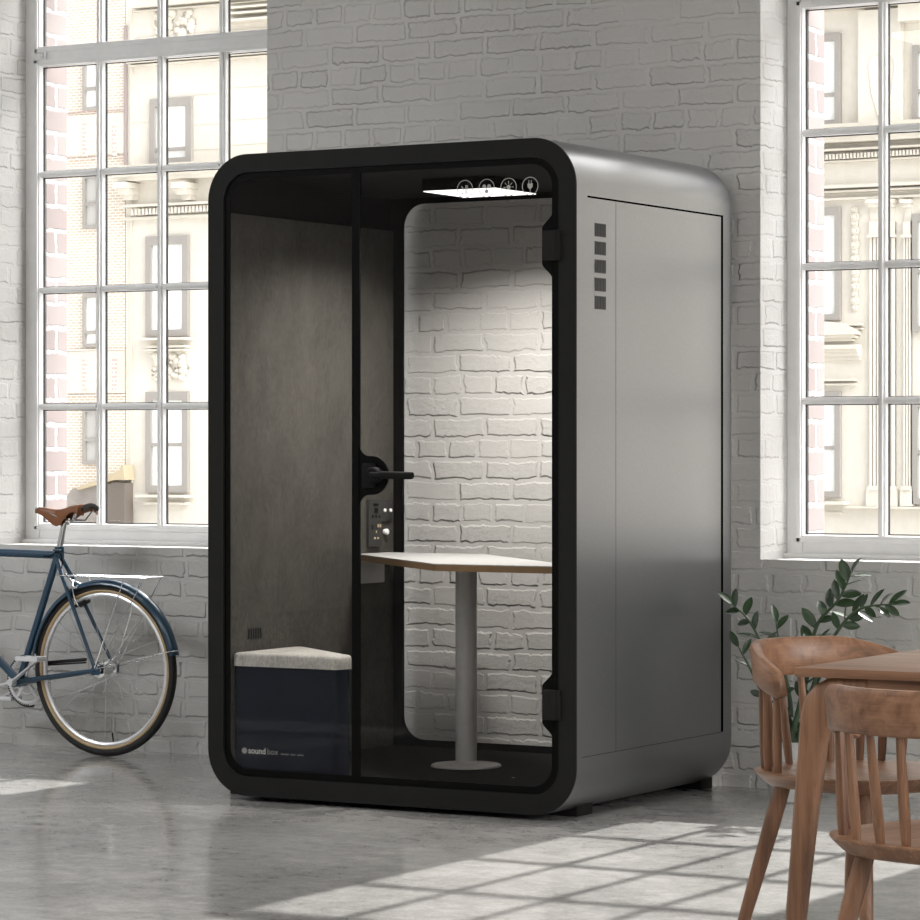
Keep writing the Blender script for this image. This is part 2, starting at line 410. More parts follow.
# windows
ROWS = [.884, 1.357, 1.834, 2.308, 2.748]
def make_window(name, xa, xb, off=.068):
    y0, y1, yg = .225, .285, .258
    w = MB(); zb = .812
    gx = [xa+off+i*((xb-xa-.136)/4) for i in range(5)]
    f = .052
    # outer frame
    for a, b in ((xa, gx[0]), (gx[4], xb)):
        w.box(a, b, y0, y1, zb, ZT, .004)
    w.box(gx[0], gx[4], y0, y1, zb, ROWS[0]-.004, .004); w.box(gx[0], gx[4], y0, y1, 3.28, ZT, .004)
    w.box(gx[0], gx[4], y0-.004, y1, ROWS[4]+.004, ROWS[4]+.082, .004)
    o = w.build(name, M['winframe']); struct(o)
    # stepped beads round the frame
    b_ = MB()
    for zlo, zhi in ((ROWS[0]-.028, ROWS[4]+.028), (ROWS[4]+.058, 3.305)):
        for a, b in ((gx[0]-.022, gx[0]-.006), (gx[4]+.006, gx[4]+.022)): b_.box(a, b, y0-.008, y0+.01, zlo, zhi, .002)
        for z in (zlo, zhi-.016): b_.box(gx[0]-.022, gx[4]+.022, y0-.008, y0+.01, z, z+.016, .002)
    b_.build('glazing_bead', M['winframe'], o)
    # glazing bars: moulded section with a raised spine
    for i in (1, 2, 3):
        v = MB()
        for zlo, zhi in ((ROWS[0]-.004, ROWS[4]+.004), (ROWS[4]+.082, 3.28)):
            v.box(gx[i]-.0145, gx[i]+.0145, y0+.004, yg+.006, zlo, zhi, .002)
            v.box(gx[i]-.006, gx[i]+.006, y0-.006, y0+.006, zlo, zhi, .002)
        v.build('glazing_bar', M['winframe'], o)
    for z in ROWS[1:4]:
        v = MB()
        for i in range(4):
            v.box(gx[i]+(.0145 if i else 0), gx[i+1]-(.0145 if i < 3 else 0), y0+.004, yg+.006, z-.012, z+.012, .002)
            v.box(gx[i]+(.0145 if i else 0), gx[i+1]-(.0145 if i < 3 else 0), y0-.003, y0+.006, z-.005, z+.005, .002)
        v.build('glazing_bar', M['winframe'], o)
    # gaskets and panes, one pane per opening
    g = MB(); rows = [(ROWS[0], ROWS[1]), (ROWS[1], ROWS[2]), (ROWS[2], ROWS[3]), (ROWS[3], ROWS[4]), (ROWS[4]+.082, 3.28)]
    p = MB()
    for i in range(4):
        for (za, zb_) in rows:
            xl = gx[i]+(.0145 if i else 0); xr = gx[i+1]-(.0145 if i < 3 else 0)
            zl = za+(.012 if za in ROWS[1:4] else 0); zh = zb_-(.012 if zb_ in ROWS[1:4] else 0)
            t = .0035
            g.box(xl, xl+t, yg-.006, yg+.003, zl, zh); g.box(xr-t, xr, yg-.006, yg+.003, zl, zh)
            g.box(xl, xr, yg-.006, yg+.003, zl, zl+t); g.box(xl, xr, yg-.006, yg+.003, zh-t, zh)
            p.box(xl+t, xr-t, yg-.0005, yg+.0005, zl+t, zh-t)
    g.build('gasket', M['gasket'], o)
    p2 = MB(); p2.v = []; 
    # each pane is one sheet (a single surface, as the film of a thin pane)
    for i in range(0, len(p.v), 8):
        xs = [q[0] for q in p.v[i:i+8]]; zs = [q[2] for q in p.v[i:i+8]]
        p2.add([(min(xs), yg, min(zs)), (max(xs), yg, min(zs)), (max(xs), yg, max(zs)), (min(xs), yg, max(zs))], [(0,1,2,3)])
    p2.build('window_pane', M['winglass'], o, smooth=0)
    sl = MB().box(xa, xb, y0-.03, y0+.02, ZS, zb+.004, .003); sl.build('window_sill', M['winframe'], o)
    # fasteners
    k = MB(); lx = gx[0]+.005; lz = ROWS[4]+.042
    k.box(lx+.03, lx+.036, y0-.014, y0-.004, lz-.018, lz+.018, .002); k.box(lx+.008, lx+.03, y0-.01, y0-.004, lz-.004, lz+.004, .001)
    k.lathe([(.006, 0), (.006, -.012), (.002, -.016)], (lx+.018, y0-.004, lz), 12, 'y')
    k.build('catch', M['alu'], o)
    return o
make_window('window_1', *OPEN[0], off=.072); make_window('window_2', *OPEN[1], off=.060)

# ------------------------------------------------------------------ phone booth
BX0, BX1, BF, BB = -.604, .81, -1.24, -.05
BZ0, BZ1 = .018, 2.181
booth = thing('phone_booth', 'large charcoal and grey office phone booth with rounded corners and a glass front', 'phone booth', ((BX0+BX1)/2, -.66, 0))
mb = MB(); o1 = rrect(BX0, BX1, BZ0, BZ1, .155, 18); i1 = rrect(BX0+.063, BX1-.063, BZ0+.066, BZ1-.062, .095, 18)
mb.frame(o1, i1, BF, BF+.006); fr = mb.build('front_frame', M['frame'], booth)
# shell: extruded ring whose back edge is rolled over
mb = MB(); n = len(o1)
def ringpts(ins, y):
    r = max(.155-ins, .01)
    return [(a, y, b) for a, b in rrect(BX0+ins, BX1-ins, BZ0+ins, BZ1-ins, r, 18)]
secs = [(.0005, BF+.0065), (.0, BF+.02), (0, BB-.052)]+[(.05*(1-math.cos(PI/2*k/8)), BB-.05+.05*math.sin(PI/2*k/8)) for k in range(1, 9)]
secs += [(.058, BB), (.030, BB-.02), (.030, BF+.0065)]
allv = [];
for ins, y in secs: allv += ringpts(ins, y)
fs = []
for j in range(len(secs)):
    j2 = (j+1) % len(secs)
    for i in range(n):
        i2 = (i+1) % n; fs.append((j*n+i, j*n+i2, j2*n+i2, j2*n+i))
mb.add(allv, fs); shell = mb.build('shell', M['shell'], booth, smooth=40)
# side panel joints
mb = MB(); xs = BX1+.0006
GY = -.173
mb.box(BX1-.004, xs, -1.162, GY+.012, 1.990, 1.996); mb.box(BX1-.004, xs, GY, GY+.016, .207, 1.996)
mb.build('panel_joint', M['groove'], shell, smooth=0)
mb = MB(); mb.box(BX1-.004, BX1+.0003, -.9655, -.9640, .207, 1.990); mb.box(BX1-.004, BX1+.0003, -1.2, GY, .2055, .2072)
mb.build('panel_seam', M['ventslot'], shell, smooth=0)
# five vents
for k in range(5):
    z1 = 1.912-.0583*k; z0 = z1-.043
    v = MB().box(BX1-.004, BX1+.0012, -1.112, -1.036, z0, z1).build('vent', M['vent'], booth, smooth=0)
    s_ = MB()
    for q in range(7): y = -1.1075+q*.0105; s_.box(BX1-.003, BX1+.0018, y, y+.0042, z0+.002, z1-.002)
    s_.build('vent_slot', M['ventslot'], v, smooth=0)
# feet and plinth
for (xa, xb) in ((-.625+.0, -.50), (.55, .728)):
    for (ya, yb) in ((-1.078, -.97), (-.16, -.07)):
        MB().box(xa, xb, ya, yb, 0, .085 if xa > 0 else .05, .003).build('leg', M['frame'], booth)
MB().box(-.50, .62, -1.06, -.16, .004, .05).build('plinth', M['blackmatte'], booth)
# interior surfaces
IX0, IX1, ZF, ZCI = -.525, .716, .097, 2.105
MB().box(BX0+.064, BX1-.064, -1.19, -.10, BZ0+.06, ZF).build('booth_floor', M['carpet'], booth)
MB().box(BX0+.064, BX1-.064, -1.19, -.10, ZCI, BZ1-.063).build('booth_ceiling', M['lining'], booth)
MB().box(BX0+.064, IX0-.0125, -1.22, -.10, ZF, ZCI).build('side_lining', M['lining'], booth)
MB().box(IX1+.004, BX1-.064, -1.2, -.10, ZF, ZCI).build('side_lining', M['lining'], booth)
lf = MB().box(IX0-.012, IX0, -1.222, -.160, ZF, 1.987, .003).build('felt_panel', M['felt'], booth)
rf = MB().box(IX1-.008, IX1+.004, -1.19, -.190, ZF, 1.987, .003).build('felt_panel', M['felt'], booth)
# rear window
mb = MB(); mb.frame(rrect(BX0+.064, BX1-.064, BZ0+.062, BZ1-.065, .05, 12), rrect(-.485, .625, .122, 2.084, .085, 12), -.160, -.150)
rw = mb.build('rear_frame', M['black'], booth)
p = rrect(-.487, .627, .12, 2.086, .086, 12)
mb = MB().add([(a, -.153, b) for a, b in p], [tuple(range(len(p)))]); mb.build('rear_glass', M['backglass'], booth, smooth=0)
# front glazing: black enamel border, mullion, fixed pane
YG = BF+.008
mb = MB(); oo = rrect(BX0+.0635, BX1-.0635, BZ0+.0665, BZ1-.0625, .095, 18); ii = rrect(-.518, .720, BZ0+.090, BZ1-.083, .072, 18)
mb.frame(oo, ii, YG-.002, YG+.002); mb.build('glass_border', M['black'], booth)
mb = MB().box(-.031, .000, YG-.003, YG+.003, BZ0+.089, BZ1-.082); mull = mb.build('mullion', M['black'], booth)
def half(poly, lo, hi):
    """clip a convex outline to lo<=x<=hi"""
    def clip(P, keep, xx):
        out = []
        for i in range(len(P)):
            a, b = P[i], P[(i+1) % len(P)]
            if keep(a[0]): out.append(a)
            if keep(a[0]) != keep(b[0]):
                t = (xx-a[0])/(b[0]-a[0]); out.append((xx, a[1]+t*(b[1]-a[1])))
        return out
    P = clip(poly, lambda x: x >= lo, lo); return clip(P, lambda x: x <= hi, hi)
fx = half(ii, -.6, -.031); mb = MB().add([(a, YG, b) for a, b in fx], [tuple(range(len(fx)))])
fixed = mb.build('fixed_glass', M['boothglass'], booth, smooth=0)
dr = half(ii, .0, .8)
door = MB().add([(a, YG, b) for a, b in dr], [tuple(range(len(dr)))]).build('door', M['boothglass'], booth, smooth=0)
# enamel swellings round lock and hinges
def swell(x0, x1, zc, hh, flat, name='door_enamel'):
    pts = [(x0, zc-hh)]; N = 14
    d = x1-x0
    for k in range(N+1):
        t = k/N; e = t*t*(3-2*t); pts.append((x0+d*e*(1 if True else 0), zc-hh+(hh-flat)*t))
    for k in range(N+1):
        t = 1-k/N; e = t*t*(3-2*t); pts.append((x0+d*e, zc+hh-(hh-flat)*t))
    pts.append((x0, zc+hh))
    MB().prism(pts, YG-.003, YG+.003, 'y').build(name, M['black'], door, smooth=30)
def bulge(x0, x1, zc, r):
    d = x1-x0; pts = []; N = 12
    for k in range(N+1):    # concave foot
        t = -PI/2+PI/2*k/N
        pts.append((x0+.04-.04*math.cos(PI/2*k/N), zc-r-.045+.045*math.sin(PI/2*k/N)))
    cxr = x1-r
    pts.append((cxr, zc-r))
    for k in range(2*N+1):
        t = -PI/2+PI*k/(2*N); pts.append((cxr+r*math.cos(t), zc+r*math.sin(t)))
    for k in range(N+1):
        q = PI/2*(1-k/N); pts.append((x0+.04-.04*math.cos(q), zc+r+.045-.045*math.sin(q)))
    MB().prism(pts, YG-.003, YG+.003, 'y').build('door_enamel', M['black'], door, smooth=30)
bulge(-.004, .111, 1.100, .064)
swell(.7215, .685, 1.835, .105, .055); swell(.7215, .685, .373, .105, .055)
for z in (1.835, .373):
    mb = MB().box(.694, .756, BF-.010, BF+.008, z-.048, z+.048, .004); mb.box(.726, .744, BF-.014, BF-.006, z-.048, z+.048, .003)
    mb.build('hinge', M['frame'], door)
mb = MB().box(.012, .064, YG-.014, YG-.003, 1.058, 1.142, .008)
mb.lathe([(.026, -.003), (.026, -.03), (.022, -.036), (0, -.036)], (.068, YG-.003, 1.102), 24, 'y')
mb.tube([(.068, YG-.03, 1.102), (.075, YG-.055, 1.102), (.10, YG-.062, 1.102), (.145, YG-.062, 1.102)], .0095, 14)
mb.tube([(.115, YG-.062, 1.102), (.228, YG-.062, 1.101), (.238, YG-.062, 1.101)], [.0125, .0125, .011], 14)
mb.build('handle', M['blackmatte'], door)
# round signs printed on the door glass
def circ(mb, cx, cz, r, w, N=36, a0=0, a1=2*PI):
    vs = []; fs = []
    for i in range(N+1):
        t = a0+(a1-a0)*i/N
        for rr in (r-w/2, r+w/2): vs.append((cx+rr*math.cos(t), YG-.004, cz+rr*math.sin(t)))
    for i in range(N): fs.append((2*i, 2*i+1, 2*i+3, 2*i+2))
    mb.add(vs, fs)
def disc(mb, cx, cz, r, N=18): mb.add([(cx+r*math.cos(2*PI*i/N), YG-.004, cz+r*math.sin(2*PI*i/N)) for i in range(N)], [tuple(range(N))])
def bar(mb, x0, z0, x1, z1, w):
    d = Vector((x1-x0, z1-z0)); d.normalize(); nx, nz = -d.y*w/2, d.x*w/2
    mb.add([(x0+nx, YG-.004, z0+nz), (x1+nx, YG-.004, z1+nz), (x1-nx, YG-.004, z1-nz), (x0-nx, YG-.004, z0-nz)], [(0,1,2,3)])
signs = [(.401, 'seat'), (.482, 'fan'), (.563, 'light'), (.642, 'plug')]
IR = .0285
for cx, kind in signs:
    cz = 2.028; mb = MB(); circ(mb, cx, cz, IR, .0026)
    if kind == 'seat':
        bar(mb, cx-.013, cz+.010, cx-.003, cz-.004, .003); bar(mb, cx+.004, cz+.013, cx+.004, cz-.016, .0045); bar(mb, cx+.010, cz+.012, cx+.010, cz-.016, .0025)
        disc(mb, cx-.010, cz-.014, .003); disc(mb, cx-.002, cz-.016, .002)
    elif kind == 'fan':
        for a in (30, 150, 270): disc(mb, cx+.0105*math.cos(math.radians(a)), cz+.0105*math.sin(math.radians(a)), .0068)
        disc(mb, cx, cz, .003)
    elif kind == 'light':
        disc(mb, cx, cz, .0075)
        for k in range(8):
            a = k*PI/4; bar(mb, cx+.0105*math.cos(a), cz+.0105*math.sin(a), cx+.019*math.cos(a), cz+.019*math.sin(a), .0024)
    else:
        for d in (-.0045, .0045): bar(mb, cx+d, cz+.008, cx+d, cz+.019, .0028)
        mb.add([(cx-.010, YG-.004, cz+.008), (cx+.010, YG-.004, cz+.008), (cx+.009, YG-.004, cz-.003), (cx+.003, YG-.004, cz-.009), (cx-.003, YG-.004, cz-.009), (cx-.009, YG-.004, cz-.003)], [(0,1,2,3,4,5)])
        bar(mb, cx, cz-.008, cx, cz-.022, .0026)
    mb.build('sign', M['print'], door, smooth=0)
# maker's word mark on the fixed pane
def text(body, size, x, z, y, mat, parent, name='lettering', bold=0):
    cu = bpy.data.curves.new(name, 'FONT'); cu.body = body; cu.size = size; cu.offset = bold; cu.fill_mode = 'FRONT'
    o = bpy.data.objects.new('tmp', cu); COL.objects.link(o)
    dg = bpy.context.evaluated_depsgraph_get(); dg.update()
    me = bpy.data.meshes.new_from_object(o.evaluated_get(dg)); bpy.data.objects.remove(o); bpy.data.curves.remove(cu)
    me.name = name; R = W[parent].inverted() @ Matrix.Translation((x, y, z)) @ Matrix.Rotation(PI/2, 4, 'X')
    me.transform(R); me.materials.clear(); me.materials.append(mat)
    b = bpy.data.objects.new(name, me); COL.objects.link(b); b.parent = parent; W[b] = W[parent]; return b
LX, LZ = -.469, .1630
mb = MB(); yl = YG-.004
for k, h in enumerate((.006, .014, .022, .016, .022, .014, .006)):
    x = LX+k*.0034; mb.add([(x, yl, LZ+.007-h/2), (x+.0022, yl, LZ+.007-h/2), (x+.0022, yl, LZ+.007+h/2), (x, yl, LZ+.007+h/2)], [(0,1,2,3)])
mb.build('emblem', M['print'], fixed, smooth=0)
text('sound', .029, LX+.0265, LZ-.001, yl, M['print'], fixed, bold=.0006)
text('box', .029, LX+.0265+.0755, LZ-.001, yl, M['printdim'], fixed)
mb = MB()
for k in range(14):
    if k in (5, 9): continue
    x = LX+.158+k*.0066; mb.add([(x, yl, LZ), (x+.0042, yl, LZ), (x+.0042, yl, LZ+.0045), (x, yl, LZ+.0045)], [(0,1,2,3)])
mb.build('small_print', M['printdim'], fixed, smooth=0)
# ceiling lamp
LXa, LXb, LYa, LYb, LZb = .012, .292, -.845, -.56, 2.062
lampo = MB().box(LXa-.004, LXb+.004, LYa-.004, LYb+.004, LZb+.003, ZCI, .002).build('ceiling_lamp', M['lining'], booth)
MB().box(LXa, LXb, LYa, LYb, LZb, LZb+.004).build('diffuser', M['lamp'], lampo, smooth=0)
ll = bpy.data.lights.new('booth_downlight', 'AREA'); ll.shape = 'RECTANGLE'; ll.size = LXb-LXa-.01; ll.size_y = LYb-LYa-.01; ll.energy = 30; ll.spread = math.radians(145); ll.color = (1, .965, .91)
lo = bpy.data.objects.new('booth_downlight', ll); COL.objects.link(lo); lo.location = ((LXa+LXb)/2, (LYa+LYb)/2, LZb-.002)
# vent low on the felt wall
v = MB().box(IX0-.001, IX0+.001, -1.12, -1.03, .535, .575).build('felt_vent', M['ventslot'], booth, smooth=0)
s_ = MB()
for q in range(6): s_.box(IX0, IX0+.002, -1.115+q*.0145, -1.109+q*.0145, .538, .572)
s_.build('vent_slot', M['black'], v, smooth=0)
# socket and switch panel on the felt wall
def onL(px, py):
    u = (px-460)/FPX; dx, dy = FW[0]+u*RT[0], FW[1]+u*RT[1]; t = (IX0-CX)/dx
    return CY+t*dy, HC-(py-446)/FPX*t
def lrect(mb, p0, p1, x0=0, x1=.004, bev=0):
    a = onL(*p0); b = onL(*p1); return mb.box(IX0+x0, IX0+x1, a[0], b[0], a[1], b[1], bev)
mb = lrect(MB(), (366.5, 499.5), (378.8, 546.5), -.002, .012, .002)
pnl = mb.build('socket_panel', M['panel'], booth)
lrect(MB(), (378.2, 499.5), (390, 521), -.002, .010, .002).build('switch_plate', M['panel'], pnl)
for p in ((382.2, 510.3), (388, 510.3)):
    y, z = onL(*p); MB().lathe([(.007, 0), (.006, .006), (0, .008)], (IX0+.009, y, z), 18, 'x').build('button', M['whitepl'], pnl)
y, z = onL(384.3, 531.8); MB().lathe([(.010, -.008), (.012, .004), (.009, .010), (0, .012)], (IX0+.006, y, z), 22, 'x').build('knob', M['whitepl'], pnl)
mb = MB()
for p, q in (((374.8, 524.2), (376, 527.2)), ((376.9, 524.2), (378, 527.2)), ((373, 530.5), (373.9, 533)), ((371.2, 537), (372.8, 539)), ((374.3, 537), (375.9, 539))): lrect(mb, p, q, .0115, .0135)
mb.build('contact', M['brass'], pnl, smooth=0)
for p, q in (((370.5, 503.5), (375.5, 506)), ((371.5, 508), (375, 513)), ((369, 515), (370.5, 518)), ((372.5, 515), (374, 518)), ((376, 515), (377.3, 518)), ((369, 525), (370, 530))):
    lrect(MB(), p, q, .0115, .013).build('socket_hole', M['black'], pnl, smooth=0)
lrect(MB(), (357, 561), (381, 582), .0, .016, .003).build('cable_box', M['greymetal'], booth)
# floor screw
MB().lathe([(.006, 0), (.006, .002), (0, .003)], (.42, -.95, ZF), 14).build('floor_screw', M['chrome'], booth)

# seat in the booth
seat = thing('corner_seat', 'navy corner seat with light grey cushion behind the left front glass of the booth', 'seat', (-.28, -1.0, ZF))
def round_poly(P, r, N=6):
    out = []
    for i in range(len(P)):
        a, b, c = Vector(P[i-1]), Vector(P[i]), Vector(P[(i+1) % len(P)])
        d1 = (a-b).normalized(); d2 = (c-b).normalized(); ang = d1.angle(d2); L = r/math.tan(ang/2)
        L = min(L, (a-b).length*.45, (c-b).length*.45)
        p0, p1 = b+d1*L, b+d2*L
        for k in range(N+1):
            t = k/N; out.append(((1-t)**2*p0+2*t*(1-t)*b+t*t*p1)[:])
    return out
SP = [(-.523, -1.222), (-.100, -1.222), (-.088, -1.14), (-.523, -.80)]
sp = round_poly([(-.522, -1.216), (-.106, -1.216), (-.096, -1.14), (-.522, -.81)], .03)
MB().prism(sp, ZF, .452).build('seat_base', M['navy'], seat)
cush = MB(); ins = [(0, .453), (-.002, .46), (-.003, .475), (-.002, .487), (.004, .494), (.012, .497)]
base = round_poly(SP, .03, 8); cen = Vector((-.30, -1.03)); n = len(base); vs = []
for d, z in ins:
    for p_ in base:
        q = Vector(p_); dd = (cen-q).normalized(); q = q+dd*max(d, 0); vs.append((q.x, q.y, z))
fs = [(j*n+i, j*n+(i+1) % n, (j+1)*n+(i+1) % n, (j+1)*n+i) for j in range(len(ins)-1) for i in range(n)]+[tuple(range(n)), tuple(range((len(ins)-1)*n, len(ins)*n))]
cush.add(vs, fs).build('cushion', M['cushion'], seat, smooth=50)

# table in the booth
bt = thing('work_table', 'white booth table with plywood edge on one grey column behind the glass door', 'table', (.09, -.69, ZF))
ZT0 = .808
TP = [(-.523, -.42), (.205, -1.10), (.70, -1.10), (.70, -.995), (.46, -.78), (-.12, -.20), (-.523, -.20)]
tp = round_poly(TP, .02)
MB().prism(tp, ZT0-.024, ZT0-.003).build('tabletop', M['ply'], bt)
MB().prism(tp, ZT0-.003, ZT0).build('laminate', M['tabletop'], bt)
MB().lathe([(.037, ZF+.01), (.037, ZT0-.03)], (.090, -.69, 0), 32).build('column', M['greymetal'], bt)
MB().lathe([(.121, 0), (.121, .004), (.116, .008), (.045, .013), (.038, .02)], (.090, -.69, ZF), 48).build('base', M['greymetal'], bt)
MB().box(.0, .18, -.78, -.60, ZT0-.032, ZT0-.024, .002).build('bracket', M['greymetal'], bt)

# ------------------------------------------------------------------ bicycle
BY = -.235
bike = thing('bicycle', 'petrol blue city bicycle with tan leather saddle and tan wall tyres leaning by the window', 'bicycle', (-1.75, BY, 0))
hub = Vector((-1.783, BY, .335)); RW = .335
def bp(px, py, dy=0): return at(px, py, BY+dy)
def wheel(c, parent, valve):
    t = MB().ring(c, RW-.016, .016, 'y', 96, 12)
    w = t.build('tyre', M['tyre'], parent)
    MB().ring(c, RW-.031, .0095, 'y', 96, 8, flat=(.9, 1.5)).build('tyre_sidewall', M['tan'], w)
    MB().ring(c, RW-.0455, .009, 'y', 96, 8, flat=(1.0, 1.15)).build('rim', M['alu'], parent)
    h = MB(); h.lathe([(.012, -.06), (.012, -.045), (.031, -.042), (.031, -.036), (.017, -.032), (.014, 0), (.022, .022), (.034, .026), (.034, .032), (.016, .036), (.012, .06)], c, 24, 'y')
    h.build('hub', M['chrome'], parent)
    s = MB()
    for k in range(28):
        a = 2*PI*k/28; sd = 1 if k % 2 else -1; a2 = a+(.9 if (k//2) % 2 else -.9)
        s.tube([(c[0]+.028*math.cos(a2), c[1]+.036*sd, c[2]+.028*math.sin(a2)), (c[0]+(RW-.052)*math.cos(a), c[1], c[2]+(RW-.052)*math.sin(a))], .0009, 5)
        s.tube([(c[0]+(RW-.066)*math.cos(a), c[1]+.003*sd, c[2]+(RW-.066)*math.sin(a)), (c[0]+(RW-.052)*math.cos(a), c[1], c[2]+(RW-.052)*math.sin(a))], .0018, 5)
    s.build('spokes', M['chrome'], parent)
    a = math.radians(-82); s = MB().tube([(c[0]+(RW-.055)*math.cos(a), c[1], c[2]+(RW-.055)*math.sin(a)), (c[0]+(RW-.09)*math.cos(a), c[1], c[2]+(RW-.09)*math.sin(a))], .003, 8)
    s.build('valve', M['blackmatte'], parent)
wheel(hub, bike, True)
BBp = Vector((-2.200, BY, .272)); STt = bp(58.5, 553); 
STt.y = BY
fwhub = Vector((hub.x-1.03, BY, .338)); HT = Vector((-2.60, BY, STt.z-.0)); HB = Vector((-2.655, BY, STt.z-.17))
fr = MB()
fr.tube([BBp, STt+(STt-BBp).normalized()*.01], .0145, 16)
fr.tube([STt+Vector((0,0,-.008)), HT+Vector((0, 0, .002))], .0155, 16)
fr.tube([BBp, HB+Vector((.01,0,.02))], .0155, 16)
fr.tube([HB+Vector((-.008,0,-.02)), HT+Vector((.006,0,.02))], .018, 16)
fr.tube([BBp+Vector((0,-.035,0)), BBp+Vector((0,.035,0))], .02, 18)
for sd in (-1, 1):
    fr.tube([STt+Vector((0, .012*sd, -.012)), STt*.8+hub*.2+Vector((-.004, .03*sd, 0)), hub+Vector((0, .062*sd, 0))], [.009, .0085, .0065], 12)
    fr.tube([BBp+Vector((.02, .02*sd, 0)), BBp*.7+hub*.3+Vector((0, .040*sd, 0)), hub+Vector((0, .062*sd, 0))], [.0115, .010, .0075], 12)
    fr.prism([(hub.x-.02, hub.z-.02), (hub.x+.018, hub.z-.018), (hub.x+.02, hub.z+.018), (hub.x-.012, hub.z+.028)], hub.y+.062*sd-.003, hub.y+.062*sd+.003, 'y')
fr.tube([STt+Vector((.004,0,.014)), STt+Vector((.004,0,-.02))], .019, 16)
frame_o = fr.build('bicycle_frame', M['blue'], bike)
fk = MB(); fk.tube([HB+Vector((0,0,-.02)), HB+Vector((-.03,0,-.06))], .016, 14)
for sd in (-1, 1): fk.tube([HB+Vector((-.01, .01*sd, -.03)), HB+Vector((-.03, .05*sd, -.07)), fwhub+Vector((.03, .05*sd, .15)), fwhub+Vector((0, .05*sd, 0))], [.012, .012, .010, .007], 12)
fk.build('fork', M['blue'], bike)
MB().ring(fwhub, RW-.016, .016, 'y', 72, 10).build('tyre', M['tyre'], bike)
MB().ring(fwhub, RW-.0455, .009, 'y', 72, 8).build('rim', M['alu'], bike)
s = MB()
for k in range(24):
    a = 2*PI*k/24; s.tube([(fwhub.x+.02*math.cos(a+.8), BY+(.03 if k % 2 else -.03), fwhub.z+.02*math.sin(a+.8)), (fwhub.x+(RW-.05)*math.cos(a), BY, fwhub.z+(RW-.05)*math.sin(a))], .0009, 5)
s.build('spokes', M['chrome'], bike)
hb = MB().tube([HT, HT+Vector((.01,0,.08)), HT+Vector((-.06,0,.09))], .013, 12)
hb.tube([HT+Vector((.06,-.26,.07)), HT+Vector((-.02,-.22,.085)), HT+Vector((-.06,0,.09)), HT+Vector((-.02,.16,.085)), HT+Vector((.06,.17,.07))], .011, 12)
hb.build('handlebar', M['chrome'], bike)
# mudguard
mb = MB(); seg = 70; a0, a1 = math.radians(11), math.radians(172); rg = RW+.009; vs = []; fs = []; prof = [(-.027, -.016), (-.024, -.006), (-.014, .002), (0, .005), (.014, .002), (.024, -.006), (.027, -.016)]
for i in range(seg+1):
    t = a0+(a1-a0)*i/seg
    for (w_, d_) in prof: vs.append((hub.x+(rg+d_)*math.cos(t), hub.y+w_, hub.z+(rg+d_)*math.sin(t)))
    for (w_, d_) in prof: vs.append((hub.x+(rg+d_-.0015)*math.cos(t), hub.y+w_*.96, hub.z+(rg+d_-.0015)*math.sin(t)))
m_ = 2*len(prof); k_ = len(prof)
for i in range(seg):
    for j in range(k_-1):
        fs.append((i*m_+j, i*m_+j+1, (i+1)*m_+j+1, (i+1)*m_+j)); fs.append((i*m_+k_+j, (i+1)*m_+k_+j, (i+1)*m_+k_+j+1, i*m_+k_+j+1))
    for j in (0, k_-1): fs.append((i*m_+j, (i+1)*m_+j, (i+1)*m_+k_+j, i*m_+k_+j))
for i in (0, seg): fs += [(i*m_+j, i*m_+j+1, i*m_+k_+j+1, i*m_+k_+j) for j in range(k_-1)]
mg = mb.add(vs, fs).build('mudguard', M['blue'], bike, smooth=50)
mb = MB(); e = hub+Vector(((rg-.012)*math.cos(math.radians(14)), 0, (rg-.012)*math.sin(math.radians(14))))
for sd in (-1, 1): mb.tube([hub+Vector((.004, .066*sd, .006)), e+Vector((0, .028*sd, 0))], .002, 6)
mb.tube([e+Vector((0, -.03, 0)), e+Vector((.014, -.02, .002)), e+Vector((.016, 0, .002)), e+Vector((.014, .02, .002)), e+Vector((0, .03, 0))], .002, 6)
mb.build('mudguard_stay', M['chrome'], mg)
# rack
ra = bp(63, 577); rb = bp(155, 577.5); zr = (ra.z+rb.z)/2+.004; mb = MB()
for sd in (-1, 1):
    mb.tube([(ra.x+.01, BY+.035*sd, zr), (rb.x-.03, BY+.055*sd, zr), (rb.x, BY+.05*sd, zr)], .0028, 8)
    mb.tube([(bp(133,577).x, BY+.055*sd, zr), (hub.x, BY+.068*sd, hub.z+.01)], .0024, 6)
    mb.tube([(rb.x-.01, BY+.055*sd, zr), (hub.x+.01, BY+.068*sd, hub.z+.01)], .0024, 6)
for k in (0,): mb.tube([(ra.x+.01, BY+k, zr), (rb.x, BY+k, zr)], .0022, 6)
for x in (ra.x+.01, (ra.x+rb.x)/2, rb.x): mb.tube([(x, BY-.052, zr), (x, BY+.052, zr)], .0026, 6)
mb.tube([(ra.x+.12, BY, zr), (ra.x+.13, BY, hub.z+rg*.985)], .0028, 6)
mb.build('luggage_rack', M['chrome'], bike)
# brake
bc = bp(77, 589); mb = MB()
for sd in (-1, 1):
    mb.tube([bc+Vector((-.02, .0, .03)), bc+Vector((.0, .030*sd, .012)), bc+Vector((.01, .030*sd, -.035)), bc+Vector((.02, .020*sd, -.062))], [.006, .007, .006, .005], 8, flat=(1, .7))
mb.tube([bc+Vector((-.055, 0, .055)), bc+Vector((-.02, 0, .025))], .0045, 8); mb.tube([bc+Vector((-.01, -.03, .005)), bc+Vector((.03, -.035, .008))], .005, 8)
br = mb.build('brake_caliper', M['chrome'], bike)
mb = MB()
for sd in (-1, 1): mb.tube([bc+Vector((.005, .014*sd, -.066)), bc+Vector((.05, .014*sd, -.045))], .007, 8)
mb.build('brake_pad', M['tyre'], br)
mb = MB().tube([bp(44, 556, -.02), bp(50, 556.5, -.03), bp(56, 552, -.03), bp(61, 554, -.03), bp(62.5, 562, -.03), bp(61, 572, -.02), bp(65, 582, -.01)], .0026, 8)
mb.build('brake_cable', M['blackmatte'], bike)
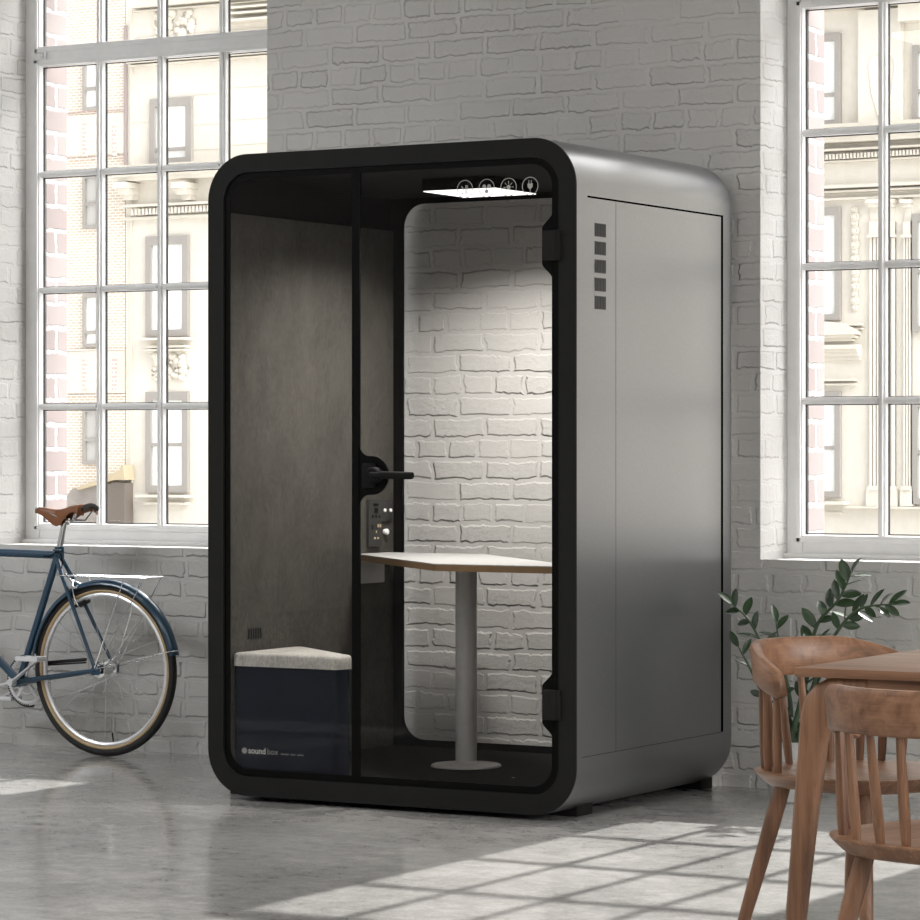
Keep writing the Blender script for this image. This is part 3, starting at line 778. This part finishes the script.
# seat post and saddle
sp0 = STt; sp1 = bp(63.2, 529); sp2 = bp(65, 522.5); sp3 = bp(69.5, 521)
mb = MB().tube([sp0, sp1, sp2, sp3], [.0125, .0125, .0115, .010], 16); mb.tube([sp2+Vector((.01, -.022, .005)), sp2+Vector((.01, .022, .005))], .01, 12)
mb.build('seat_post', M['chrome'], bike)
mb = MB().lathe([(.019, 0), (.019, .02)], (STt.x+.004, BY, STt.z+.004), 16); mb.tube([STt+Vector((-.01, -.02, .012)), STt+Vector((.03, -.02, .012))], .004, 8); mb.build('seat_clamp', M['blue'], bike)
nose = bp(37, 507); tail = bp(90, 509); L = tail.x-nose.x; vs = []; fs = []; NS, NR = 22, 9
sec = []
for i in range(NS+1):
    t = i/NS; x = nose.x+L*t
    w_ = .016+.006*t+.052*max(0, (t-.42)/.58)**.9*(1 if t < .93 else math.sqrt(max(.05, 1-((t-.93)/.075)**2)))
    top = nose.z+.000+.004*math.sin(PI*t)+(-.012*math.sin(PI*min(1, t/.8))**2)+.016*max(0, (t-.55)/.45)**1.2
    drop = .014+.044*math.exp(-((t-.44)/.24)**2)+.012*max(0, t-.6)
    if t > .85: drop += .02*(t-.85)/.15
    if t < .05: w_ *= .8
    sec.append((x, w_, top, drop))
def skin(off):
    out = []
    for (x, w_, top, drop) in sec:
        for k in range(NR+1):
            q = -1+2*k/NR; yy = math.sin(q*PI/2)*w_; zz = top-drop*max(0, (abs(q)-.45)/.55)**1.6-.004*q*q-off
            out.append((x, BY+yy*(1-off*6), zz))
    return out
A = skin(0); B = skin(.004); m_ = NR+1; N_ = len(A)
for i in range(NS):
    for k in range(NR):
        fs.append((i*m_+k, i*m_+k+1, (i+1)*m_+k+1, (i+1)*m_+k)); fs.append((N_+i*m_+k, N_+(i+1)*m_+k, N_+(i+1)*m_+k+1, N_+i*m_+k+1))
    for k in (0, NR): fs.append((i*m_+k, (i+1)*m_+k, N_+(i+1)*m_+k, N_+i*m_+k))
for i in (0, NS): fs += [(i*m_+k, i*m_+k+1, N_+i*m_+k+1, N_+i*m_+k) for k in range(NR)]
sad = MB().add(A+B, fs).build('saddle', M['leather'], bike, smooth=60)
mb = MB()
for sd in (-1, 1): mb.tube([(tail.x-.012, BY+.055*sd, sec[-2][2]-.012), (tail.x-.05, BY+.035*sd, sp3.z+.002), (sp3.x-.01, BY+.02*sd, sp3.z+.004), (nose.x+.03, BY+.008*sd, nose.z-.008)], .0035, 8)
mb.tube([(tail.x-.03, BY-.035, sec[-2][2]-.004), (tail.x-.065, BY-.03, sp3.z-.002)], .003, 6)
mb.build('saddle_rails', M['chrome'], sad)
mb = MB(); pts = [(tail.x+.002, BY+y_, sec[-1][2]-.008-.022*abs(y_/.06)**2) for y_ in [-.05+.01*k for k in range(11)]]
mb.tube(pts, [.010]*len(pts), 10, flat=(1.0, .35)); mb.build('saddle_plate', M['darkleather'], sad)
for sd in (-1, 1): pass
MB().lathe([(.006, 0), (.005, -.004), (0, -.005)], (nose.x+.012, BY-.013, nose.z-.004), 12, 'y').build('rivet', M['chrome'], sad)
# chain ring, chain, cranks, pedals
cr = MB(); cc = BBp+Vector((0, .05, 0))
cr.ring(cc, .086, .006, 'y', 60, 8, flat=(1, .4))
for k in range(60):
    a = 2*PI*k/60; cr.tube([(cc.x+.09*math.cos(a), cc.y, cc.z+.09*math.sin(a)), (cc.x+.096*math.cos(a), cc.y, cc.z+.096*math.sin(a))], .0022, 5)
for k in range(5):
    a = 2*PI*k/5+.3; cr.tube([(cc.x, cc.y, cc.z), (cc.x+.085*math.cos(a), cc.y, cc.z+.085*math.sin(a))], [.012, .006], 8, flat=(1, .5))
cr.ring(cc, .052, .0035, 'y', 40, 6)
cr.build('chainring', M['alu'], bike)
mb = MB(); 
mb.ring(cc+Vector((0, .008, 0)), .098, .007, 'y', 50, 8, math.radians(60), math.radians(285), flat=(1, .9))
mb.tube([bp(48, 662.5, .06), bp(86, 659.5, .06)], .0065, 8); mb.tube([bp(48, 665, .06), bp(86, 662.5, .06)], .0035, 8)
mb.build('chain_guard', M['tyre'], bike)
mb = MB(); ca = cc+Vector((.01, 0, -.095)); cb_ = hub+Vector((0, .05, -.03)); NC = 44
for k in range(NC):
    p0 = ca.lerp(cb_, k/NC); p1 = ca.lerp(cb_, (k+.72)/NC); sag = Vector((0, 0, -.012*math.sin(PI*k/NC)))
    mb.tube([p0+sag, p1+sag], .0032, 6, flat=(1, .7))
mb.build('chain', M['alu'], bike)
mb = MB(); p_up = bp(45, 664, -.075)
pa = BBp+Vector((0, -.05, 0)); 
mb.lathe([(.016, -.035), (.014, -.062), (0, -.063)], BBp, 16, 'y')
mb.tube([pa+Vector((-.045, -.005, -.012)), pa, pa+Vector((.155, -.02, .10))], [.013, .013, .009], 10, flat=(.55, 1))
ck = mb.build('crank', M['alu'], bike)
mb = MB(); pc = pa+Vector((.135, -.055, .100))
for sd in (-1, 1): mb.box(pc.x-.045, pc.x+.06, pc.y-.004+.03*sd, pc.y+.004+.03*sd, pc.z-.008, pc.z+.010, .002)
for x in (-.045, .055): mb.box(pc.x+x-.004, pc.x+x+.004, pc.y-.032, pc.y+.032, pc.z-.009, pc.z+.009, .002)
mb.tube([pc+Vector((0, -.03, 0)), pc+Vector((0, .05, 0))], .009, 10)
mb.build('pedal', M['alu'], bike)
mb = MB(); pf = BBp+Vector((0, .07, 0)); mb.tube([pf, pf+Vector((-.15, .01, -.075))], [.012, .009], 10, flat=(.6, 1)); mb.build('crank', M['alu'], bike)
mb = MB(); pc = BBp+Vector((-.13, .05, -.075)); mb.box(pc.x-.05, pc.x+.05, pc.y, pc.y+.07, pc.z-.008, pc.z+.008, .003); mb.build('pedal', M['alu'], bike)
# kickstand-free: handlebar end and saddle side rest lightly against the sill wall

# ------------------------------------------------------------------ dining table
tb = thing('dining_table', 'oak dining table with thin square edged top at the right edge', 'table', (3.75, -3.64, 0))
TX0, TX1, TY0, TY1, TZ = 2.84, 4.69, -4.09, -3.19, .7405
MB().box(TX0, TX1, TY0, TY1, TZ-.0185, TZ, .0012).build('tabletop', M['oak_x'], tb)
mb = MB()
mb.box(TX0+.148, TX1-.148, TY0+.022, TY0+.046, TZ-.083, TZ-.0185); mb.box(TX0+.148, TX1-.148, TY1-.046, TY1-.022, TZ-.083, TZ-.0185)
mb.box(TX0+.15, TX0+.175, TY0+.06, TY1-.06, TZ-.083, TZ-.0185); mb.box(TX1-.175, TX1-.15, TY0+.06, TY1-.06, TZ-.083, TZ-.0185)
mb.build('apron', M['oak_x'], tb)
def table_leg(x, y, sx, sy):
    # bent leg: leaves the apron sideways, turns down and tapers; section rounded
    out = []; inn = []
    # outer outline (u = distance inward from the table corner, z)
    o_ = [(.150, .728), (.100, .727), (.062, .718), (.033, .704), (.010, .676), (.001, .639), (-.005, .56), (-.014, .456), (-.033, .232), (-.052, 0.0)]
    i_ = [(.150, .664), (.118, .660), (.096, .650), (.080, .635), (.064, .612), (.056, .580), (.048, .52), (.038, .456), (.011, .232), (-.016, 0.0)]
    vs = []; fs = []; w = .019
    for (a, b) in zip(o_, i_):
        ww = w if a[1] > .5 else w*(.72+.28*a[1]/.5)
        ring_ = []
        c = .010
        ua, za = a; ub, zb = b; du, dz = ub-ua, zb-za; Ln = math.hypot(du, dz); du /= Ln; dz /= Ln
        for (t, s2) in ((c, -ww), (0, -ww+c), (0, ww-c), (c, ww), (Ln-c, ww), (Ln, ww-c), (Ln, -ww+c), (Ln-c, -ww)):
            ring_.append((x+sx*(ua+du*t), y+sy*.034+s2, za+dz*t))
        vs += ring_
    k = 8
    for i in range(len(o_)-1):
        for j in range(k): fs.append((i*k+j, i*k+(j+1) % k, (i+1)*k+(j+1) % k, (i+1)*k+j))
    fs += [tuple(range(k)), tuple(range((len(o_)-1)*k, len(o_)*k))]
    return MB().add(vs, fs).build('leg', M['oak_z'], tb, smooth=50)
for x, y, sx, sy in ((TX0, TY0, 1, 1), (TX0, TY1, 1, -1), (TX1, TY0, -1, 1), (TX1, TY1, -1, -1)): table_leg(x, y, sx, sy)

# ------------------------------------------------------------------ chairs
def make_chair(label):
    t = thing('dining_chair', label, 'chair', group=None)
    # seat: rounded plate, underside chamfered to a thin edge
    N = 72; vs = []; lev = [(1.0, .452), (1.0, .449), (.985, .444), (.90, .424), (.86, .418)]
    def outline(k, a):
        ca, sa = math.cos(a), math.sin(a); e = 2.5
        r = 1/((abs(ca)/.232)**e+(abs(sa)/.238)**e)**(1/e)
        return r*k*ca+.012, r*k*sa
    for k, z in lev:
        for i in range(N):
            x, y = outline(k, 2*PI*i/N); vs.append((x, y, z))
    top = [(.97, .4535), (.8, .450), (.5, .444), (.2, .442)]; base = len(lev)*N
    for k, z in top:
        for i in range(N):
            x, y = outline(k, 2*PI*i/N); vs.append((x, y, z))
    fs = [(j*N+i, j*N+(i+1) % N, (j+1)*N+(i+1) % N, (j+1)*N+i) for j in range(len(lev)-1) for i in range(N)]
    fs += [(i, (i+1) % N, base+(i+1) % N, base+i) for i in range(N)]
    fs += [(base+j*N+i, base+j*N+(i+1) % N, base+(j+1)*N+(i+1) % N, base+(j+1)*N+i) for j in range(len(top)-1) for i in range(N)]
    fs += [tuple(range((len(lev)-1)*N, len(lev)*N)), tuple(range(base+(len(top)-1)*N, base+len(top)*N))]
    MB().add(vs, fs).build('seat', M['oak_x'], t, smooth=40)
    # crest rail
    HS = math.radians(86); NA = 60; vs = []; fs = []
    def rail(a):      # a: angle from the middle of the back
        u = abs(a)/HS
        rx, ry = .236, .236
        ztop = .745-.062*max(0, (u-.38)/.62)**1.5
        h = .088-.024*max(0, (u-.5)/.5)
        th = .0125+.003*u
        ca = math.cos(PI+a); sa = math.sin(PI+a)
        return ca*rx, sa*ry, ca, sa, ztop, h, th
    for i in range(NA+1):
        a = -HS+2*HS*i/NA; x, y, ca, sa, zt, h, th = rail(a)
        if i in (0, NA): h2, th2 = h*.62, th*.6
        elif i in (1, NA-1): h2, th2 = h*.9, th*.92
        else: h2, th2 = h, th
        zc = zt-h/2; 
        for (ro, zo) in ((-.55, .5), (.55, .5), (1, .40), (1, -.42), (.6, -.5), (-.6, -.5), (-1, -.42), (-1, .40)):
            lean = .009*(zo)   # rail opens outwards towards the top
            vs.append((x+ca*(ro*th2+lean), y+sa*(ro*th2+lean), zc+zo*h2))
    for i in range(NA):
        for j in range(8): fs.append((i*8+j, i*8+(j+1) % 8, (i+1)*8+(j+1) % 8, (i+1)*8+j))
    fs += [tuple(range(8)), tuple(range(NA*8, NA*8+8))]
    MB().add(vs, fs).build('backrest', M['oak_b'], t, smooth=50)
    for a in (-76, -62, -48, -28, -9, 9, 28, 48, 62, 76):
        A = math.radians(a); x, y, ca, sa, zt, h, th = rail(A)
        sx, sy = outline(.90, PI+A*.93)
        p0 = Vector((sx, sy, .446)); p1 = Vector((x-ca*.01, y-sa*.01, zt-h+.006)); mid = p0.lerp(p1, .4)
        MB().tube([p0, p0.lerp(p1, .2), mid, p0.lerp(p1, .75), p1], [.0085, .0105, .0108, .009, .0072], 10).build('spindle', M['oak_z'], t)
    for (sx, sy) in ((1, 1), (1, -1), (-1, 1), (-1, -1)):
        p0 = Vector((.122*sx, .122*sy, .428)); p1 = Vector((.205*sx, .195*sy, .0))
        if sx < 0: p1.x = -.222
        MB().tube([p0, p0.lerp(p1, .25), p0.lerp(p1, .6), p1], [.0185, .0195, .0165, .0115], 16).build('leg', M['oak_z'], t)
    return t
ch1 = make_chair('oak spindle back chair at the end of the table, beside the plant')
ch1.location = (2.655, -3.31, 0); ch1.rotation_euler = (0, 0, math.radians(-20))
ch2 = copy_tree(ch1); ch2['label'] = 'oak spindle back chair nearest the viewer, seen from behind and cut by the right edge'
ch2.location = (3.302, -4.365, 0); ch2.rotation_euler = (0, 0, math.radians(74))
for c in (ch1, ch2): c['group'] = 'oak spindle back dining chairs'

# ------------------------------------------------------------------ plant
PXc, PYc = 1.135, -.31
pot = thing('potted_plant', 'leafy green plant with arching stems in a pale pot under the right window', 'plant', (PXc, PYc, 0))
MB().lathe([(.062, 0), (.068, .004), (.088, .09), (.106, .200), (.110, .205), (.104, .206), (.100, .19), (.098, .175)], (PXc, PYc, 0), 40).build('pot', M['pot'], pot)
MB().lathe([(.0985, .17), (.0985, .178), (.02, .184)], (PXc, PYc, 0), 30).build('soil', M['soil'], pot)
def leaf(mb, base, d, nrm, L, wd):
    d = d.normalized(); sd = d.cross(nrm).normalized(); up = sd.cross(d).normalized(); N = 7; vs = []
    for i in range(N+1):
        t = i/N; w_ = wd*math.sin(PI*min(1, t*.92+.05))**.8*(1 if t < .98 else .15); droop = -.10*L*t*t
        c = base+d*(L*t)+up*droop
        vs += [c-sd*w_+up*w_*.28, c, c+sd*w_+up*w_*.28]
        vs += [c-sd*w_*.96+up*(w_*.28-.0012), c-up*.0014, c+sd*w_*.96+up*(w_*.28-.0012)]
    fs = []
    for i in range(N):
        a, b = i*6, (i+1)*6
        fs += [(a, a+1, b+1, b), (a+1, a+2, b+2, b+1), (a+3, b+3, b+4, a+4), (a+4, b+4, b+5, a+5), (a, b, b+3, a+3), (a+2, a+5, b+5, b+2)]
    mb.add(vs, fs)
def stemline(pts, n=24):
    P = [Vector(p) for p in pts]; P = [P[0]]+P+[P[-1]]; out = []
    for i in range(1, len(P)-2):
        for k in range(n):
            t = k/n; a, b, c, d = P[i-1:i+3]
            out.append(.5*((2*b)+(-a+c)*t+(2*a-5*b+4*c-d)*t*t+(-a+3*b-3*c+d)*t**3))
    out.append(P[-2]); return out
stems = [  # photograph positions along the stem, depth offset at the tip, leaves start
    ([(783,745), (772,716), (754,676), (738,646)], -.06, .50, 5, .052),
    ([(785,745), (778,715), (768,660), (750,622), (732,604)], .02, .50, 9, .058),
    ([(789,745), (790,700), (781,655), (776,622)], .10, .45, 7, .060),
    ([(793,745), (803,690), (816,628), (838,600), (851,574)], .02, .42, 15, .064),
    ([(797,745), (812,690), (832,640), (858,610), (893,604)], -.03, .58, 14, .056),
    ([(791,745), (802,700), (812,660), (822,640)], -.10, .35, 7, .060),
    ([(787,745), (783,715), (780,690)], -.05, .3, 5, .06),
    ([(795,745), (806,715), (815,690)], .05, .3, 5, .06),
]
for si, (pp, dz, st, nl, LL) in enumerate(stems):
    K = len(pp); pts = []
    for i, (x, y) in enumerate(pp):
        p = at(x, y, PYc+dz*(i/(K-1))); 
        if i == 0: p = Vector((PXc+(p.x-PXc)*.8, PYc+random.uniform(-.03, .03), .178))
        pts.append(p)
    line = stemline(pts); n = len(line)
    rads = [.0085*(1-i/n)+.0022 for i in range(n)]
    so = MB().tube(line, rads, 8).build('stem', M['stem'], pot)
    mb = MB()
    for k in range(nl):
        a = Vector((0,-1,.25)) if random.random() < .5 else Vector((random.uniform(-.4,.4),-.35,1))
        a.normalize()
        t = st+(1-st)*(k/(nl-1)); i = min(n-2, int(t*(n-1))); p = line[i]; d = (line[i+1]-line[i]).normalized()
        sdv = d.cross(Vector((0,-1,.25))).normalized(); s_ = 1 if k % 2 else -1
        out = sdv*s_*random.uniform(.75, 1.0)+a*random.uniform(-.55, .55)
        dd = d*random.uniform(.45, .95)+out*.85
        if k == nl-1: dd = d
        nm = (a+sdv*random.uniform(-.5, .5)+Vector((0,0,random.uniform(0,.8)))).normalized()
        leaf(mb, p, dd, nm, LL*random.uniform(.95, 1.4), LL*random.uniform(.22, .30))
    mb.build('leaves', M['leaf'], so, smooth=60)

# ------------------------------------------------------------------ across the street
FY = 45.0
def fb(mb, x0, y0, x1, y1, d0=0.0, d1=.3, bev=0):
    """block on the facade: photograph corner (x0,y0) to width x1, bottom y1; d = how far it stands proud"""
    a = at(x0, y0, FY); b = at(x0, y1, FY); c = at(x1, y0, FY)
    return mb.box(a.x, c.x, FY-d1, FY+(.0-d0), b.z, a.z, bev)
def sash(parent, x0, y0, x1, y1, rail=None, pane='facpane', w=5.5, name='window'):
    f = MB(); a = at(x0, y0, FY); b = at(x0, y1, FY); c = at(x1, y0, FY); u = (c.x-a.x)/(x1-x0)*w
    f.frame([(a.x, b.z), (c.x, b.z), (c.x, a.z), (a.x, a.z)], [(a.x+u, b.z+u), (c.x-u, b.z+u), (c.x-u, a.z-u*1.3), (a.x+u, a.z-u*1.3)], FY-.10, FY+.1)
    if rail: zr = at(x0, rail, FY).z; f.box(a.x+u, c.x-u, FY-.09, FY+.1, zr-.07, zr)
    o = f.build(name, M['facframe'], parent, smooth=0)
    g = MB(); fb(g, x0+w*.8, y0+w, x1-w*.8, y1-w*.8, -.1, .03); g.build('pane', M[pane], o, smooth=0)
    return o
# tan brick building
A0 = at(-60, 450, FY).x; A1 = at(125, 450, FY).x
bb = thing('brick_building', 'tan brick building seen through the left window, left of the cream stone one', 'building', ((A0+A1)/2, FY+3, -3))
MB().box(A0, A1, FY, FY+6, -3, 15).build('wall', M['facbrick'], bb, smooth=0)
for y0_, y1_ in ((118, 158), (352, 394)):
    fb(MB(), 40, y0_, 125, y1_, 0, .04).build('brick_band', M['facband'], bb, smooth=0)
for y in (113.5, 160.5, 350, 395): fb(MB(), 40, y, 125, y+1.6, 0, .06).build('string_course', M['facred'], bb, smooth=0)
for x in (84, 113.5):
    for y in (124, 358): fb(MB(), x, y, x+4.5, y+33, 0, .06).build('brick_panel', M['facred'], bb, smooth=0)
sash(bb, 85, 60, 101, 111, 88, w=2.5); sash(bb, 85, 175, 101, 229, 203, 'facdark', w=2.5)
sash(bb, 85, 294, 101, 347, 331, w=2.5); sash(bb, 85, 408, 101, 464, 438, 'facdark', w=2.5)
# downpipe
dp = MB(); fb(dp, 125.3, 26, 127.6, 166, .0, .06); tag(dp.build('downpipe', M['pipe'], smooth=0), 'dark downpipe running down the joint between brick and stone buildings', 'pipe')
# cream stone building, left
B1 = at(520, 450, FY).x
sb = thing('stone_building', 'cream stone building with heavy bracketed cornice seen through the left window', 'building', ((A1+B1)/2, FY+3, -3))
MB().box(A1+.02, B1, FY, FY+6, -3, 15).build('wall', M['stone'], sb, smooth=0)
def course(parent, x0, x1, rows, name, mat='stone2'):
    mb = MB()
    for (y0, y1, d) in rows: fb(mb, x0, y0, x1, y1, 0, d)
    return mb.build(name, M[mat], parent, smooth=0)
course(sb, 132, 420, [(62, 64.5, .22), (66, 67.5, .15)], 'moulding'); course(sb, 132, 420, [(56, 61.5, .06)], 'weathered_band', 'stain')
course(sb, 126, 420, [(170.5, 175, .62), (175, 179, .5), (179, 183, .40)], 'cornice', 'stone'); course(sb, 126, 420, [(168.5, 171, .66)], 'weathered_ledge', 'stain')
for x in (128, 186, 244):
    mb = MB(); fb(mb, x, 184, x+12, 190, 0, .55); fb(mb, x+1, 190, x+11, 196, 0, .40); fb(mb, x+2, 196, x+10, 201, 0, .22); mb.build('bracket', M['stone'], sb, smooth=0)
course(sb, 126, 420, [(206, 208.5, .28), (218, 221, .12)], 'moulding')
mb = MB()
for k in range(34): x = 137+k*3.6; fb(mb, x, 210-(k*.2), x+2.0, 216-(k*.2), 0, .22)
mb.build('dentils', M['stone'], sb, smooth=0)
course(sb, 136, 420, [(8, 9.5, .25), (12, 13, .15)], 'moulding'); course(sb, 136, 420, [(38, 42, .05)], 'weathered_band', 'stain')
course(sb, 231, 420, [(9, 11, .3), (15, 17, .35), (22, 24.5, .4)], 'upper_moulding')
sash(sb, 152, 99.5, 193.5, 166, 149); sash(sb, 148, 237, 190, 337, None); sash(sb, 148, 392, 190, 492, 443)
for y in (338.5, 494.5): course(sb, 144.5, 194, [(y, y+2.4, .35)], 'sill', 'stone2'); course(sb, 149, 190, [(y+7.5, y+10, .2)], 'apron_moulding', 'stone2')
def relief(parent, x0, y0, x1, y1, n, seed, name='relief'):
    rnd = random.Random(seed); mb = MB()
    for k in range(n):
        x = rnd.uniform(x0, x1); y = rnd.uniform(y0, y1); c = at(x, y, FY-.02); r = rnd.uniform(.05, .13)
        if k % 3 == 0: mb.ring((c.x, c.y, c.z), r, .035, 'y', 14, 6, rnd.uniform(0, 3), rnd.uniform(4, 6.2))
        else: mb.lathe([(r*.9, 0), (r*.7, -.07), (r*.3, -.1), (0, -.105)], (c.x, c.y, c.z), 8, 'y')
    return mb.build(name, M['stone2'], parent, smooth=60)
course(sb, 150, 189, [(349.5, 351.5, .2)], 'relief_ledge'); relief(sb, 153, 356, 187, 378, 34, 3)
relief(sb, 157, 12, 193, 34, 40, 5)
for x, y, x1 in ((131, 9, 133), (225, 60, 227)): fb(MB(), x, y, x1, y+500 if x < 200 else y+105, 0, .05).build('pilaster_edge', M['stone2'], sb, smooth=0)
for (x0, x1, y) in ((194, 228, 125), (132, 152, 123), (194, 228, 150), (194, 228, 95), (230, 268, 120), (230, 268, 145), (230, 268, 88)): fb(MB(), x0, y, x1, y+.4, 0, .01).build('stone_joint', M['stain'], sb, smooth=0)
# gate and shed at street level
g = thing('wooden_shed', 'weathered wooden shed with tan roof at the foot of the brick building', 'shed', at(98, 560, FY-.5))
def sb_(mb, poly, d0, d1):
    P = [at(x, y, FY-d1) for x, y in poly]; mb.prism([(p.x, p.z) for p in P], FY-d1, FY-d0, 'y'); return mb
sb_(MB(), [(60, 505), (72, 489), (100, 480), (100, 600), (60, 600)], .05, .30).build('side_wall', M['shed'], g, smooth=0)
sb_(MB(), [(104, 487), (113, 482), (124.5, 483), (124.5, 600), (104, 600)], .05, .36).build('door', M['sheddark'], g, smooth=0)
sb_(MB(), [(76, 488), (100, 479), (120, 470), (121, 465), (123, 465), (124.5, 480), (113, 480), (100, 484), (78, 490)], .05, .42).build('roof', M['tarp'], g, smooth=0)
# ornate cream building, right
C0 = at(560, 450, FY).x; C1 = 62.0
ob = thing('ornate_building', 'ornate cream stone building with arched hood and pilasters seen through the right window', 'building', ((C0+C1)/2, FY+3, -3))
MB().box(C0, C1, FY, FY+6, -3, 29.5).build('wall', M['stone'], ob, smooth=0)  # unseen length and height added to screen low sky from booth reflections
XR = 1100
course(ob, 800, XR, [(8, 12, .5), (12, 14, .3)], 'cornice', 'stain')
mb = MB(); fb(mb, 862, 12, 904, 128, 0, .18); mb.build('pilaster', M['stone'], ob, smooth=0)
mb = MB(); fb(mb, 907, 8, 960, 24, 0, .45); fb(mb, 907, 4, 960, 8, 0, .6); mb.build('balcony', M['stone'], ob, smooth=0)
mb = MB(); c = at(882, 66, FY-.18); mb.ring((c.x, c.y, c.z), .26, .025, 'y', 24, 6, 0, PI)
for sd in (-1, 1): mb.tube([(c.x+.26*sd, c.y, c.z), (c.x+.2*sd, c.y, c.z-.5), (c.x+.05*sd, c.y, c.z-1.0)], .025, 6)
mb.build('cartouche', M['stone2'], ob)
sash(ob, 801, 36, 842, 128, 95); sash(ob, 801, 209, 842, 321, 268); sash(ob, 801, 392, 842, 497, 446)
sash(ob, 914, 46, 958, 124, 90); sash(ob, 914, 214, 958, 332, 270); sash(ob, 914, 400, 958, 504, 450)
course(ob, 800, XR, [(133, 137, .62), (137, 141, .5), (141, 146, .38)], 'cornice', 'stone'); course(ob, 800, XR, [(129.5, 133, .66)], 'weathered_ledge', 'stain')
course(ob, 800, XR, [(152, 154, .30), (163, 165, .15)], 'moulding')
mb = MB()
for k in range(40): x = 806+k*3.5; fb(mb, x, 157-k*.2, x+2.0, 162-k*.2, 0, .24)
mb.build('dentils', M['stone'], ob, smooth=0)
course(ob, 800, XR, [(188, 191, .3), (193, 195, .2), (200, 202.5, .14)], 'moulding')
for (x0, x1) in ((871, 881), (884, 896), (905, 912)):
    mb = MB(); fb(mb, x0-1.5, 200, x1+1.5, 204, 0, .2); fb(mb, x0, 204, x1, 208, 0, .15); fb(mb, x0, 222, x1, 235, 0, .10); fb(mb, x0-1, 235, x1+1, 238, 0, .16)
    w = (x1-x0)/4
    for k in (0, 1.5, 3): fb(mb, x0+k*w, 238, x0+k*w+w, 486, 0, .08)
    fb(mb, x0, 208, x1, 486, 0, .03)
    fb(mb, x0-1.5, 486, x1+1.5, 490, 0, .14); fb(mb, x0-3, 490, x1+3, 506, 0, .10)
    mb.build('pilaster', M['stone'], ob, smooth=0)
mb = MB()
for k in range(15):
    y = 210+k*7; c = at(855, y, FY-.02); r = .10 if k % 2 else .075
    mb.lathe([(r, 0), (r*.75, -.06), (r*.5, -.05), (r*.3, -.1), (0, -.1)], (c.x, c.y, c.z), 8, 'y')
mb.build('rosette_strip', M['stone2'], ob, smooth=40)
course(ob, 846, 864, [(324, 326, .2), (328.5, 330, .12)], 'moulding'); course(ob, 800, 846, [(324, 326.5, .22)], 'moulding')
# segmental hood over the lowest window
mb = MB(); cA = at(822, 346, FY); hw = at(862, 350, FY).x-cA.x
for (rr, dd, dz) in ((1.0, .26, .30), (.93, .20, .2), (.84, .14, .1)):
    pts = [(cA.x+hw*rr*math.cos(t), cA.z+.02+dz*.6+.26*rr*math.sin(t)) for t in [PI*k/20 for k in range(21)]]
    mb.prism(pts, FY-dd, FY, 'y')
mb.build('arched_hood', M['stone2'], ob, smooth=20)
course(ob, 800, 862, [(346, 350, .30), (350, 353, .24), (353, 357, .18), (357, 361, .1)], 'hood_moulding', 'stone2')
course(ob, 800, 858, [(379, 381.5, .2), (384, 386, .14)], 'moulding')
course(ob, 800, 850, [(501, 504, .3)], 'sill', 'stone2'); course(ob, 850, XR, [(506, 508, .25)], 'plinth_moulding', 'stone2')
course(ob, 819, 842, [(512, 513.5, .1)], 'panel_moulding', 'stone2')

# ------------------------------------------------------------------ light
SKY = 9.8
wd = bpy.data.worlds.new('sky'); S.world = wd; wd.use_nodes = True; nt = wd.node_tree; nt.nodes.clear()
out = nt.nodes.new('ShaderNodeOutputWorld'); bg = nt.nodes.new('ShaderNodeBackground'); nt.links.new(bg.outputs[0], out.inputs[0])
tc = nt.nodes.new('ShaderNodeTexCoord'); sp_ = nt.nodes.new('ShaderNodeSeparateXYZ'); nt.links.new(tc.outputs['Generated'], sp_.inputs[0])
# hazy sky, brightest in the quarter where the sun stands and to its right
vd = nt.nodes.new('ShaderNodeVectorMath'); vd.operation = 'DOT_PRODUCT'; nt.links.new(tc.outputs['Generated'], vd.inputs[0]); vd.inputs[1].default_value = Vector((.75, .55, .36)).normalized()
rp = nt.nodes.new('ShaderNodeValToRGB'); nt.links.new(vd.outputs['Value'], rp.inputs[0])
rp.color_ramp.elements[0].position = .0; rp.color_ramp.elements[0].color = (.085,.087,.09,1); e_ = rp.color_ramp.elements.new(.35); e_.color = (.25,.25,.25,1)
rp.color_ramp.elements[1].position = .8; rp.color_ramp.elements[1].color = (1,.985,.96,1)
nt.links.new(rp.outputs[0], bg.inputs[0]); bg.inputs[1].default_value = SKY
sl = bpy.data.lights.new('sun', 'SUN'); sl.energy = 9.0; sl.angle = .012; sl.color = (1, .97, .92)
so = bpy.data.objects.new('sun', sl); COL.objects.link(so); so.rotation_euler = (-math.radians(52.4), 0, 0); so.location = (0, 8, 9)

for x, y, e in ((-4.2, -4.0, 160), (1.0, -5.5, 52), (-1.2, -9, 85), (4.5, -8.5, 60)):  # fill lamps added below the ceiling to lift the room; no fixture there
    al = bpy.data.lights.new('ceiling_fill', 'AREA'); al.shape = 'RECTANGLE'; al.size = 2.4; al.size_y = 1.2; al.energy = e; al.color = (.94, .975, 1) if x < -4 else (1, .98, .95)
    ao = bpy.data.objects.new('ceiling_fill', al); COL.objects.link(ao); ao.location = (x, y, ZC-.03)

# ------------------------------------------------------------------ camera
cam = bpy.data.cameras.new('camera'); co = bpy.data.objects.new('camera', cam); COL.objects.link(co); S.camera = co
cam.sensor_width = 36; cam.lens = FPX/920*36; cam.shift_y = -14/920.0
co.location = (CX, CY, HC); co.rotation_euler = (PI/2, 0, YAW)
cam.clip_end = 300
S.view_settings.view_transform = 'Standard'; S.view_settings.look = 'None'; S.view_settings.exposure = 0.0; S.view_settings.gamma = 1.0
S.view_settings.use_curve_mapping = False
S.cycles.max_bounces = 10; S.cycles.diffuse_bounces = 5; S.cycles.transparent_max_bounces = 16; S.cycles.glossy_bounces = 4
S.cycles.caustics_reflective = False; S.cycles.caustics_refractive = False; S.cycles.sample_clamp_indirect = 6
